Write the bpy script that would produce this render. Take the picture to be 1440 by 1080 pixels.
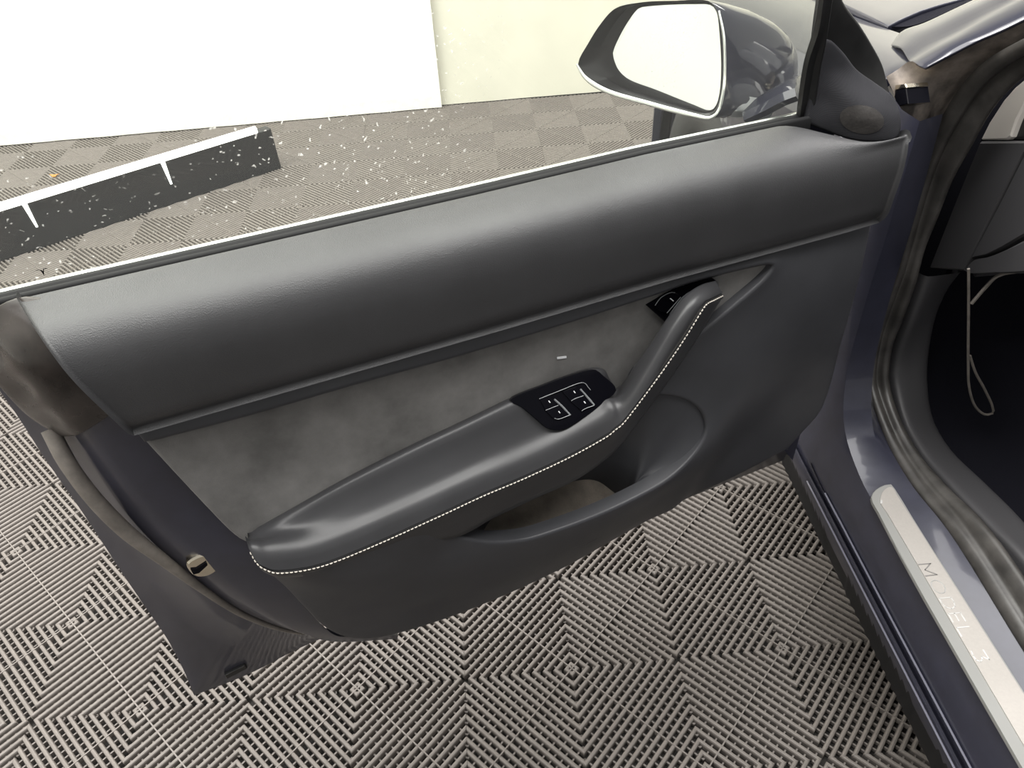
import bpy, bmesh, math, random
import numpy as np
from mathutils import Matrix, Vector
from mathutils.geometry import delaunay_2d_cdt
from mathutils.bvhtree import BVHTree

random.seed(4); RNG = np.random.default_rng(4)
SC = bpy.context.scene
COL = SC.collection
for o in list(bpy.data.objects): bpy.data.objects.remove(o)

# ------------------------------------------------------------------ camera
CAM = np.array([-0.10061524, -0.67718706, 1.29285128])
FPX = 1021.88674
R0_ = np.array([[0.9959643110881947, -0.07564575471696026, -0.04829918044763582],
                [-0.08591964390415159, -0.6480777266275342, -0.7567120159203783],
                [0.025940428485196395, 0.7578080100132226, -0.6519617428403373]])   # rows: right, down, forward
cd = bpy.data.cameras.new('camera'); cam = bpy.data.objects.new('camera', cd); COL.objects.link(cam)
cd.sensor_width = 36.0; cd.lens = FPX / 1440 * 36.0; cd.clip_start = 0.02
m = Matrix.Identity(4)
for i in range(3):
    m[i][0] = R0_[0][i]; m[i][1] = -R0_[1][i]; m[i][2] = -R0_[2][i]; m[i][3] = CAM[i]
cam.matrix_world = m
SC.camera = cam

# ------------------------------------------------------------------ world, lights, exposure
w = bpy.data.worlds.new('studio'); SC.world = w; w.use_nodes = True
w.node_tree.nodes['Background'].inputs[0].default_value = (1.0, 0.985, 0.96, 1)
w.node_tree.nodes['Background'].inputs[1].default_value = 0.52
def area(name, loc, target, sx, sy, power, color=(1, 1, 1)):
    l = bpy.data.lights.new(name, 'AREA'); l.shape = 'RECTANGLE'; l.size = sx; l.size_y = sy
    l.energy = power; l.color = color
    o = bpy.data.objects.new(name, l); COL.objects.link(o); o.location = loc
    o.rotation_euler = (Vector(target) - Vector(loc)).to_track_quat('-Z', 'Y').to_euler()
    return o
area('ceiling_softbox', (-0.5, 0.45, 3.2), (-0.5, 0.44, 0), 4.2, 2.8, 290, (1, 0.985, 0.96))
area('backdrop_fill', (-2.3, 1.3, 2.9), (-2.1, 3.0, 1.0), 1.4, 0.8, 90, (1, 0.98, 0.94))  # added unseen light that brightens the left curtain
area('right_backdrop_fill', (2.3, 1.7, 2.9), (2.3, 3.05, 1.3), 2.0, 0.8, 120, (1, 0.96, 0.94))  # added unseen light, brightens the wall that the hood reflects
area('side_fill', (-2.6, -1.6, 2.9), (-3.6, -1.6, 0.8), 2.0, 0.8, 28, (1, 0.98, 0.95))  # added unseen light on the left wall, for the mirror's reflection
SC.view_settings.view_transform = 'Standard'; SC.view_settings.look = 'None'
SC.view_settings.gamma = 1.0; SC.view_settings.use_curve_mapping = False
SC.view_settings.exposure = 0.0

# ------------------------------------------------------------------ frames
TH = math.radians(19.0)
U = np.array([math.cos(TH), math.sin(TH), 0.0]); W = np.array([math.sin(TH), -math.cos(TH), 0.0])
Zv = np.array([0, 0, 1.0])
def ray(x, y): return np.array([(x - 720) / FPX, (y - 540) / FPX, 1.0]) @ R0_
def plane_hit(x, y, p, n):
    d = ray(x, y); return CAM + d * (np.dot(np.asarray(p) - CAM, n) / np.dot(d, n))
def D(x, y, w): return plane_hit(x, y, W * w, W)                   # sight line meets the door's plane w
def atx(x, y, X): return plane_hit(x, y, (X, 0, 0), np.array([1.0, 0, 0]))
def aty(x, y, Y): return plane_hit(x, y, (0, Y, 0), np.array([0, 1.0, 0]))
def atz(x, y, z): return plane_hit(x, y, (0, 0, z), Zv)
def duv(u, v, w): return U * u + Zv * v + W * w
def to_uvw(p): return np.array([np.dot(p, U), p[2], np.dot(p, W)])

# ------------------------------------------------------------------ materials
def nodes(name):
    mt = bpy.data.materials.new(name); mt.use_nodes = True
    nt = mt.node_tree; b = nt.nodes['Principled BSDF']
    return mt, nt, b
def mat(name, col, rough=0.5, metal=0.0, spec=0.5, coat=0.0, coat_rough=0.03, sheen=0.0, bump=None, var=None, rvar=None):
    """bump=(kind, scale, strength, distance); var=(scale, amount, detail); rvar=(scale, amount)"""
    mt, nt, b = nodes(name); L = nt.links.new
    b.inputs['Base Color'].default_value = (*col, 1); b.inputs['Roughness'].default_value = rough
    b.inputs['Metallic'].default_value = metal; b.inputs['Specular IOR Level'].default_value = spec
    b.inputs['Coat Weight'].default_value = coat; b.inputs['Coat Roughness'].default_value = coat_rough
    b.inputs['Sheen Weight'].default_value = sheen; b.inputs['Sheen Roughness'].default_value = 0.4
    tc = nt.nodes.new('ShaderNodeTexCoord')
    if var:
        n = nt.nodes.new('ShaderNodeTexNoise'); n.inputs['Scale'].default_value = var[0]; n.inputs['Detail'].default_value = var[2]
        n.inputs['Roughness'].default_value = 0.6
        L(tc.outputs['Object'], n.inputs['Vector'])
        r = nt.nodes.new('ShaderNodeValToRGB')
        r.color_ramp.elements[0].position = 0.3; r.color_ramp.elements[1].position = 0.7
        a = var[1]
        r.color_ramp.elements[0].color = (*[c * (1 - a) for c in col], 1)
        r.color_ramp.elements[1].color = (*[min(1, c * (1 + a)) for c in col], 1)
        L(n.outputs['Fac'], r.inputs[0]); L(r.outputs[0], b.inputs['Base Color'])
    if rvar:
        n = nt.nodes.new('ShaderNodeTexNoise'); n.inputs['Scale'].default_value = rvar[0]; n.inputs['Detail'].default_value = 5
        L(tc.outputs['Object'], n.inputs['Vector'])
        mr = nt.nodes.new('ShaderNodeMapRange'); mr.inputs[1].default_value = 0.3; mr.inputs[2].default_value = 0.7
        mr.inputs[3].default_value = max(0, rough - rvar[1]); mr.inputs[4].default_value = min(1, rough + rvar[1])
        L(n.outputs['Fac'], mr.inputs[0]); L(mr.outputs[0], b.inputs['Roughness'])
    if bump:
        kind, sc, st, dist = bump
        if kind == 'voronoi':
            n = nt.nodes.new('ShaderNodeTexVoronoi'); out = n.outputs['Distance']
        elif kind == 'wave':
            n = nt.nodes.new('ShaderNodeTexWave'); n.bands_direction = 'DIAGONAL'; out = n.outputs['Fac']
        else:
            n = nt.nodes.new('ShaderNodeTexNoise'); n.inputs['Detail'].default_value = 4; out = n.outputs['Fac']
        n.inputs['Scale'].default_value = sc; L(tc.outputs['Object'], n.inputs['Vector'])
        bp = nt.nodes.new('ShaderNodeBump'); bp.inputs['Strength'].default_value = st; bp.inputs['Distance'].default_value = dist
        L(out, bp.inputs['Height']); L(bp.outputs[0], b.inputs['Normal'])
    return mt

M = {}
M['vinyl'] = mat('grained_vinyl', (0.054, 0.054, 0.057), 0.42, bump=('voronoi', 1000, 0.33, 0.0007), var=(14, 0.10, 4), rvar=(9, 0.05))
M['card'] = mat('moulded_plastic', (0.049, 0.050, 0.056), 0.45, bump=('voronoi', 1600, 0.10, 0.0004), var=(11, 0.12, 5), rvar=(7, 0.07))
M['arm'] = mat('smooth_leatherette', (0.042, 0.042, 0.045), 0.36, bump=('voronoi', 1500, 0.08, 0.0004), var=(16, 0.10, 5), rvar=(10, 0.05))
M['suede'] = mat('suede', (0.172, 0.168, 0.163), 0.95, spec=0.15, sheen=0.25, bump=('noise', 900, 0.35, 0.0008), var=(17, 0.30, 6))
M['black_gloss'] = mat('piano_black', (0.004, 0.004, 0.006), 0.14, spec=0.07)
M['black_rubber'] = mat('black_rubber', (0.012, 0.012, 0.012), 0.38, var=(20, 0.4, 5))
M['seal_rubber'] = mat('dusty_rubber', (0.046, 0.043, 0.040), 0.45, var=(25, 0.5, 6), rvar=(14, 0.1))
M['corner_rubber'] = mat('brown_black_rubber', (0.032, 0.026, 0.023), 0.24, var=(22, 0.55, 6), rvar=(16, 0.12))
M['strip_rubber'] = mat('grey_brown_rubber', (0.20, 0.180, 0.160), 0.5, var=(60, 0.25, 5))
M['paint'] = mat('dark_blue_metallic_paint', (0.018, 0.019, 0.032), 0.38, metal=0.1, spec=0.15, coat=1.0, coat_rough=0.03)
M['jamb_paint'] = mat('dark_blue_jamb_paint', (0.028, 0.029, 0.046), 0.42, metal=0.1, coat=0.4, coat_rough=0.08, var=(30, 0.15, 6))
M['dusty_paint'] = mat('dusty_jamb_paint', (0.18, 0.155, 0.135), 0.55, var=(28, 0.75, 8), rvar=(20, 0.2))
M['chrome'] = mat('latch_chrome', (0.72, 0.66, 0.54), 0.16, metal=1.0)
M['silver'] = mat('satin_silver', (0.72, 0.74, 0.72), 0.28, metal=0.9)
M['brushed'] = mat('brushed_aluminium', (0.40, 0.375, 0.35), 0.5, metal=0.3, var=(300, 0.03, 2), rvar=(6, 0.06))
M['plate_edge'] = mat('clear_plastic_plate_border', (0.25, 0.25, 0.24), 0.4)
M['letters'] = mat('polished_lettering', (0.93, 0.92, 0.90), 0.18, metal=0.5)
M['letters_dark'] = mat('shaded_lettering', (0.30, 0.29, 0.28), 0.3, metal=0.5)  # same lettering, with the first letter's shade put into the colour
M['thread'] = mat('cream_thread', (0.72, 0.68, 0.60), 0.7)
M['icon'] = mat('white_print', (0.85, 0.86, 0.88), 0.5)
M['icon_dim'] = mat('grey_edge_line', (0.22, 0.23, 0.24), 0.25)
M['edge_paint'] = mat('highlight_edge_paint', (0.16, 0.16, 0.20), 0.3, coat=0.5)  # lighter than the jamb: flange edge highlights painted into the colour
M['bezel'] = mat('satin_black_recess', (0.008, 0.008, 0.009), 0.35, spec=0.12)
M['skirt'] = mat('black_skirt_plastic', (0.010, 0.010, 0.011), 0.6, spec=0.3)
M['mirror'] = mat('mirror_glass', (0.93, 0.95, 0.93), 0.0, metal=1.0)
M['mesh_cloth'] = mat('woven_speaker_cloth', (0.024, 0.024, 0.028), 0.8, spec=0.25, bump=('wave', 420, 0.35, 0.0006), var=(30, 0.1, 4))
M['tweeter'] = mat('brown_black_speaker_cloth', (0.027, 0.0240, 0.0230), 0.8, bump=('noise', 260, 0.5, 0.0010), var=(90, 0.3, 4))
M['carpet'] = mat('black_carpet', (0.009, 0.009, 0.013), 1.0, spec=0.1, bump=('noise', 600, 0.5, 0.002))
M['pocket_mat'] = mat('brown_felt', (0.20, 0.175, 0.148), 1.0, spec=0.1, bump=('noise', 500, 0.6, 0.001), var=(30, 0.3, 5))
M['dash'] = mat('dark_dash_plastic', (0.048, 0.047, 0.050), 0.5, bump=('voronoi', 1400, 0.1, 0.0004))
M['white_trim'] = mat('pale_dash_trim', (0.84, 0.79, 0.73), 0.4)
M['tile'] = mat('grey_floor_plastic', (0.178, 0.160, 0.146), 0.5, spec=0.35, var=(40, 0.10, 5))
M['concrete'] = mat('dark_subfloor', (0.022, 0.02, 0.018), 0.9, var=(12, 0.3, 6))
M['wall'] = mat('white_wall', (0.80, 0.80, 0.76), 0.9, bump=('noise', 60, 0.1, 0.002))
M['curtain'] = mat('white_curtain', (0.86, 0.85, 0.80), 0.85, var=(3, 0.04, 4))
M['curtain_cream'] = mat('cream_curtain', (0.66, 0.65, 0.55), 0.85, var=(2.5, 0.06, 4))
M['hem'] = mat('yellowed_hem', (0.86, 0.845, 0.77), 0.9, var=(25, 0.08, 6))
M['band_black'] = mat('black_reflected_band', (0.010, 0.011, 0.013), 0.45)
M['tire'] = mat('tire_rubber', (0.030, 0.030, 0.030), 0.7, bump=('noise', 80, 0.2, 0.003))
M['alloy'] = mat('grey_alloy', (0.25, 0.25, 0.26), 0.3, metal=1.0)
M['leaf'] = mat('dry_orange_scrap', (0.55, 0.24, 0.06), 0.8)
mt, nt, b = nodes('reflected_line_glow'); b.inputs['Emission Color'].default_value = (1, 1, 0.97, 1); b.inputs['Emission Strength'].default_value = 3.0  # glow for the white line and streaks of the window reflection
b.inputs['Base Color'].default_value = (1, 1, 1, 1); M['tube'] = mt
# window glass: thin tinted pane with fresnel gloss and dried water spots
mt, nt, b = nodes('window_glass'); L = nt.links.new
out = nt.nodes['Material Output']; nt.nodes.remove(b)
tr = nt.nodes.new('ShaderNodeBsdfTransparent'); tr.inputs[0].default_value = (0.915, 0.94, 0.89, 1)
gl = nt.nodes.new('ShaderNodeBsdfGlossy'); gl.inputs['Roughness'].default_value = 0.0
fr = nt.nodes.new('ShaderNodeFresnel'); fr.inputs['IOR'].default_value = 1.5
ge = nt.nodes.new('ShaderNodeNewGeometry')
mx = nt.nodes.new('ShaderNodeMixShader'); L(fr.outputs[0], mx.inputs[0]); L(tr.outputs[0], mx.inputs[1]); L(gl.outputs[0], mx.inputs[2])
tc = nt.nodes.new('ShaderNodeTexCoord')
vo = nt.nodes.new('ShaderNodeTexVoronoi'); vo.inputs['Scale'].default_value = 150
nz = nt.nodes.new('ShaderNodeTexNoise'); nz.inputs['Scale'].default_value = 60; nz.inputs['Detail'].default_value = 3
mixv = nt.nodes.new('ShaderNodeMix'); mixv.data_type = 'VECTOR'; mixv.inputs[0].default_value = 0.02
L(tc.outputs['Object'], mixv.inputs[4]); L(nz.outputs['Color'], mixv.inputs[5])
L(tc.outputs['Object'], nz.inputs['Vector']); L(mixv.outputs[1], vo.inputs['Vector'])
ramp = nt.nodes.new('ShaderNodeMapRange'); ramp.inputs[1].default_value = 0.10; ramp.inputs[2].default_value = 0.22; ramp.inputs[3].default_value = 0.75; ramp.inputs[4].default_value = 0.0
L(vo.outputs['Distance'], ramp.inputs[0])
patch = nt.nodes.new('ShaderNodeTexNoise'); patch.inputs['Scale'].default_value = 5.5; patch.inputs['Detail'].default_value = 4; L(tc.outputs['Object'], patch.inputs['Vector'])
pr = nt.nodes.new('ShaderNodeMapRange'); pr.inputs[1].default_value = 0.36; pr.inputs[2].default_value = 0.52; L(patch.outputs['Fac'], pr.inputs[0])
# the spots lie on the rear half of the pane
sx = nt.nodes.new('ShaderNodeSeparateXYZ'); L(tc.outputs['Object'], sx.inputs[0])
half = nt.nodes.new('ShaderNodeMapRange'); half.inputs[1].default_value = -0.44; half.inputs[2].default_value = -0.60; half.inputs[3].default_value = 0.0; half.inputs[4].default_value = 1.0
L(sx.outputs[0], half.inputs[0])
mu = nt.nodes.new('ShaderNodeMath'); mu.operation = 'MULTIPLY'; L(ramp.outputs[0], mu.inputs[0]); L(pr.outputs[0], mu.inputs[1])
mu2 = nt.nodes.new('ShaderNodeMath'); mu2.operation = 'MULTIPLY'; L(mu.outputs[0], mu2.inputs[0]); L(half.outputs[0], mu2.inputs[1])
ad = nt.nodes.new('ShaderNodeMath'); ad.operation = 'ADD'; ad.inputs[1].default_value = 0.035; L(mu2.outputs[0], ad.inputs[0])   # thin even film of dust
dfd = nt.nodes.new('ShaderNodeBsdfDiffuse'); dfd.inputs[0].default_value = (0.85, 0.86, 0.82, 1)
dft = nt.nodes.new('ShaderNodeBsdfTranslucent'); dft.inputs[0].default_value = (0.9, 0.9, 0.86, 1)
df = nt.nodes.new('ShaderNodeMixShader'); L(dfd.outputs[0], df.inputs[1]); L(dft.outputs[0], df.inputs[2])
mx2 = nt.nodes.new('ShaderNodeMixShader'); L(ad.outputs[0], mx2.inputs[0]); L(mx.outputs[0], mx2.inputs[1]); L(df.outputs[0], mx2.inputs[2])
L(mx2.outputs[0], out.inputs[0]); M['glass'] = mt

# ------------------------------------------------------------------ object helpers
MW = {}
def mw(o): return MW.get(o.name, Matrix.Identity(4))
def link(o, parent=None, world=None):
    COL.objects.link(o)
    if parent is not None: o.parent = parent
    base = mw(parent) if parent is not None else Matrix.Identity(4)
    MW[o.name] = world if world is not None else base
    o.matrix_basis = base.inverted() @ MW[o.name]
    return o
def mesh_obj(name, V, F, mats, parent=None, smooth=True, sharp=40, fm=None, label=None, world=None):
    """V in world coordinates; the mesh is stored in the object's own frame"""
    V = np.asarray(V, float)
    o = bpy.data.objects.new(name, bpy.data.meshes.new(name))
    link(o, parent, world)
    inv = np.array(MW[o.name].inverted())
    Vl = V @ inv[:3, :3].T + inv[:3, 3]
    me = o.data; me.from_pydata(Vl.tolist(), [], [list(map(int, f)) for f in F])
    if not isinstance(mats, (list, tuple)): mats = [mats]
    for mm in mats: me.materials.append(mm)
    if fm is not None: me.polygons.foreach_set('material_index', np.asarray(fm, np.int32))
    me.validate(); me.update()
    if smooth:
        me.polygons.foreach_set('use_smooth', np.ones(len(me.polygons), bool))
        if sharp: me.set_sharp_from_angle(angle=math.radians(sharp))
    if label: o['label'] = label
    return o
def tag(o, label, cat, group=None, kind=None):
    if label: o['label'] = label
    if cat: o['category'] = cat
    if group: o['group'] = group
    if kind: o['kind'] = kind
    return o
def empty(name, loc):
    o = bpy.data.objects.new(name, None); o.empty_display_size = 0.1
    return link(o, None, Matrix.Translation(Vector(loc)))

# ------------------------------------------------------------------ geometry helpers
def cr(P, n, closed=False):
    """centripetal-like Catmull-Rom through P, resampled to n equal arc-length points"""
    P = np.asarray(P, float)
    if len(P) == 2:
        t = np.linspace(0, 1, n)[:, None]; return P[0] * (1 - t) + P[1] * t
    Q = np.vstack([P[-1], P, P[0], P[1]]) if closed else np.vstack([2 * P[0] - P[1], P, 2 * P[-1] - P[-2]])
    out = []; N = len(P) if closed else len(P) - 1
    for i in range(N):
        p0, p1, p2, p3 = Q[i], Q[i + 1], Q[i + 2], Q[i + 3]
        d0, d1, d2 = (max(np.linalg.norm(b - a), 1e-9) ** 0.5 for a, b in ((p0, p1), (p1, p2), (p2, p3)))
        m1 = (p1 - p0) / d0 - (p2 - p0) / (d0 + d1) + (p2 - p1) / d1
        m2 = (p2 - p1) / d1 - (p3 - p1) / (d1 + d2) + (p3 - p2) / d2
        m1 *= d1; m2 *= d1
        for s in np.linspace(0, 1, 16, endpoint=False):
            out.append((2 * s**3 - 3 * s**2 + 1) * p1 + (s**3 - 2 * s**2 + s) * m1 + (-2 * s**3 + 3 * s**2) * p2 + (s**3 - s**2) * m2)
    out.append(P[0] if closed else P[-1]); out = np.array(out)
    L = np.r_[0, np.cumsum(np.linalg.norm(np.diff(out, axis=0), axis=1))]
    t = np.linspace(0, L[-1], n, endpoint=not closed)
    return np.stack([np.interp(t, L, out[:, k]) for k in range(P.shape[1])], 1)
def station(P, k):
    """Catmull-Rom keeping stations: k samples between successive points"""
    P = np.asarray(P, float); Q = np.vstack([2 * P[0] - P[1], P, 2 * P[-1] - P[-2]]); out = []
    for i in range(len(P) - 1):
        p0, p1, p2, p3 = Q[i:i + 4]
        for s in np.linspace(0, 1, k, endpoint=False):
            out.append(0.5 * ((2 * p1) + (-p0 + p2) * s + (2 * p0 - 5 * p1 + 4 * p2 - p3) * s**2 + (-p0 + 3 * p1 - 3 * p2 + p3) * s**3))
    out.append(P[-1]); return np.array(out)
def grid(curves, flip=False, closed=False):
    n = len(curves[0]); V = np.concatenate(curves); F = []
    for j in range(len(curves) - 1):
        for i in range(n if closed else n - 1):
            a, b2 = j * n + i, j * n + (i + 1) % n
            q = (a, b2, b2 + n, a + n); F.append(q[::-1] if flip else q)
    return V, F
def vnormals(V, F):
    N = np.zeros_like(V)
    for f in F:
        a, b2, c = V[f[0]], V[f[1]], V[f[2]]
        n = np.cross(b2 - a, c - a)
        if len(f) == 4: n = n + np.cross(c - a, V[f[3]] - a)
        for i in f: N[i] += n
    L = np.linalg.norm(N, axis=1, keepdims=True); return N / np.maximum(L, 1e-12)
def loops(F):
    nxt = {}; es = set()
    for f in F:
        for a, b2 in zip(f, f[1:] + f[:1] if isinstance(f, list) else tuple(f[1:]) + (f[0],)): es.add((a, b2))
    for a, b2 in es:
        if (b2, a) not in es: nxt[a] = b2
    out = []
    while nxt:
        s, b2 = next(iter(nxt.items())); l = [s]; del nxt[s]
        while b2 != s and b2 in nxt: l.append(b2); b2 = nxt.pop(b2)
        out.append(l)
    return out
def rim(V, F, r=0.004, depth=0.006, K=4):
    """round every open edge over and turn it down; r may be a function of the point"""
    V = np.asarray(V, float); F = [tuple(f) for f in F]; N = vnormals(V, F)
    Vn = [V]; cnt = len(V); F = list(F)
    for l in loops(F):
        P = V[l]; n = N[l]; t = np.roll(P, -1, 0) - np.roll(P, 1, 0)
        t /= np.maximum(np.linalg.norm(t, axis=1, keepdims=True), 1e-12)
        o = np.cross(t, n)
        for _ in range(2): o = (np.roll(o, 1, 0) + 2 * o + np.roll(o, -1, 0)) / 4
        o /= np.maximum(np.linalg.norm(o, axis=1, keepdims=True), 1e-12)
        rr = np.array([r(p) for p in P])[:, None] if callable(r) else r
        prev = l; ks = list(range(1, K + 1)) + ['s']
        for k in ks:
            if k == 's': Q = P + o * rr - n * (rr + depth)
            else:
                a = k / K * math.pi / 2; Q = P + o * rr * math.sin(a) - n * rr * (1 - math.cos(a))
            ids = list(range(cnt, cnt + len(l))); Vn.append(Q); cnt += len(l)
            for i in range(len(l)):
                j = (i + 1) % len(l); F.append((prev[j], prev[i], ids[i], ids[j]))
            prev = ids
    return np.concatenate(Vn), F
def tps(X, y, lam=1e-5):
    X = np.asarray(X, float); y = np.asarray(y, float); n = len(X)
    def phi(A, B):
        d2 = ((A[:, None] - B[None]) ** 2).sum(-1); return 0.5 * d2 * np.log(d2 + 1e-12)
    K = phi(X, X) + lam * np.eye(n); P = np.c_[np.ones(n), X]
    A = np.block([[K, P], [P.T, np.zeros((3, 3))]]); s = np.linalg.solve(A, np.r_[y, 0, 0, 0])
    return lambda Q: phi(np.asarray(Q, float), X) @ s[:n] + np.c_[np.ones(len(Q)), Q] @ s[n:]
def inside(P, poly):
    x, y = P[:, 0], P[:, 1]; c = np.zeros(len(P), bool)
    for a, b2 in zip(poly, np.roll(poly, -1, 0)):
        k = (a[1] > y) != (b2[1] > y)
        c ^= k & (x < (b2[0] - a[0]) * (y - a[1]) / (b2[1] - a[1] + 1e-15) + a[0])
    return c
def sheet(segs, ctrl=(), step=0.008, spacing=0.006, conv=None, frame='door', lam=1e-5):
    """flat-ish surface in the door frame: segs = list of smooth runs of (x, y, w); ctrl = inner (x, y, w)"""
    B = []
    for sg in segs:
        P = np.array([to_uvw(D(*p)) for p in sg])
        n = max(2, int(np.linalg.norm(np.diff(P, axis=0), axis=1).sum() / step) + 1)
        B.append(cr(P, n)[:-1])
    B = np.concatenate(B)
    C3 = np.array([to_uvw(D(*p)) for p in ctrl]) if len(ctrl) else np.zeros((0, 3))
    A = np.vstack([B, C3]); f = tps(A[:, :2], A[:, 2], lam)
    poly = B[:, :2]
    if ((poly[:, 0] * np.roll(poly[:, 1], -1)) - (np.roll(poly[:, 0], -1) * poly[:, 1])).sum() < 0:
        B = B[::-1]; poly = B[:, :2]
    lo, hi = poly.min(0), poly.max(0); G = []
    for j, vv in enumerate(np.arange(lo[1], hi[1], spacing * 0.87)):
        for uu in np.arange(lo[0] + (j % 2) * spacing / 2, hi[0], spacing): G.append((uu, vv))
    G = np.array(G); G = G[inside(G, poly)]
    dd = np.sqrt(((G[:, None] - poly[None]) ** 2).sum(-1)).min(1); G = G[dd > spacing * 0.5]
    pts = np.vstack([poly, G]); n = len(poly)
    r = delaunay_2d_cdt([Vector(p) for p in pts], [(i, (i + 1) % n) for i in range(n)], [], 0, 1e-6)
    vv = np.array([[p.x, p.y] for p in r[0]]); ff = [tuple(t) for t in r[2]]
    cen = np.array([vv[list(t)].mean(0) for t in ff]); k = inside(cen, poly)
    ff = [t for t, kk in zip(ff, k) if kk]
    # orient counter-clockwise
    o2 = []
    for t in ff:
        a, b2, c = vv[t[0]], vv[t[1]], vv[t[2]]
        o2.append(t if (b2[0] - a[0]) * (c[1] - a[1]) - (b2[1] - a[1]) * (c[0] - a[0]) > 0 else t[::-1])
    ww = f(vv)
    V = vv[:, :1] * U + vv[:, 1:2] * Zv + ww[:, None] * W
    return V, o2
def sweep(path, prof, up=None, closed=False, cap=True):
    """profile (a, b) swept along path; a along side vector, b along up"""
    P = np.asarray(path, float); n = len(P); T = np.gradient(P, axis=0); T /= np.linalg.norm(T, axis=1, keepdims=True)
    up = np.asarray(up if up is not None else Zv, float)
    S = np.cross(T, up); S /= np.maximum(np.linalg.norm(S, axis=1, keepdims=True), 1e-9); B = np.cross(S, T)
    k = len(prof); V = np.concatenate([P[i] + np.outer([p[0] for p in prof], S[i]) + np.outer([p[1] for p in prof], B[i]) for i in range(n)])
    F = []
    for i in range(n - 1):
        for j in range(k if closed else k - 1):
            a, b2 = i * k + j, i * k + (j + 1) % k; F.append((a, a + k, b2 + k, b2))
    if closed and cap: F.append(tuple(range(k))); F.append(tuple(range((n - 1) * k, n * k))[::-1])
    return V, F
def tube(path, r, k=10):
    P = np.asarray(path, float); T = np.gradient(P, axis=0); T /= np.linalg.norm(T, axis=1, keepdims=True)
    ref = np.array([0.31, 0.52, 0.8]); V = []
    r = np.broadcast_to(r, (len(P),))
    for i in range(len(P)):
        S = np.cross(T[i], ref); S /= np.linalg.norm(S); B = np.cross(S, T[i])
        for j in range(k):
            a = 2 * math.pi * j / k; V.append(P[i] + r[i] * (S * math.cos(a) + B * math.sin(a)))
    F = []
    for i in range(len(P) - 1):
        for j in range(k):
            a, b2 = i * k + j, i * k + (j + 1) % k; F.append((a, b2, b2 + k, a + k))
    F.append(tuple(range(k))[::-1]); F.append(tuple(range((len(P) - 1) * k, len(P) * k)))
    return np.array(V), F
def prism(poly, off, bevel=0.0):
    """closed slab: 3-D polygon on its face, body extends by vector off"""
    P = np.asarray(poly, float); n = len(P); c = P.mean(0); V = [P]; F = []
    nn = np.zeros(3)
    for i in range(n): nn += np.cross(P[i] - c, P[(i + 1) % n] - c)
    if np.dot(nn, off) > 0: P = P[::-1]; V = [P]
    if bevel:
        V = [P + (c - P) / np.linalg.norm(c - P, axis=1, keepdims=True) * bevel, P + np.asarray(off) / np.linalg.norm(off) * bevel, P + off]
    else: V = [P, P + off]
    m = len(V)
    for j in range(m - 1):
        for i in range(n):
            k = (i + 1) % n; F.append((j * n + k, j * n + i, (j + 1) * n + i, (j + 1) * n + k))
    F.append(tuple(range(n))); F.append(tuple(range((m - 1) * n, m * n))[::-1])
    return np.concatenate(V), F
def box(lo, hi):
    x0, y0, z0 = lo; x1, y1, z1 = hi
    V = [(x0, y0, z0), (x1, y0, z0), (x1, y1, z0), (x0, y1, z0), (x0, y0, z1), (x1, y0, z1), (x1, y1, z1), (x0, y1, z1)]
    return V, [(3, 2, 1, 0), (4, 5, 6, 7), (0, 1, 5, 4), (1, 2, 6, 5), (2, 3, 7, 6), (3, 0, 4, 7)]
def join(parts):
    V = []; F = []; n = 0
    for v, f in parts:
        V.append(np.asarray(v, float)); F += [tuple(i + n for i in t) for t in f]; n += len(v)
    return np.concatenate(V), F
def bvh_of(V, F): return BVHTree.FromPolygons([Vector(v) for v in V], [list(f) for f in F])
def drape(bv, pts, off):
    out = []
    for x, y in pts:
        d = Vector(ray(x, y)).normalized(); h = bv.ray_cast(Vector(CAM), d)
        if h[0] is None: h = ins_bvh.ray_cast(Vector(CAM), d)
        p, n = h[0], h[1]
        if n.dot(d) > 0: n = -n
        out.append(np.array(p + n * off))
    return np.array(out)

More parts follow.
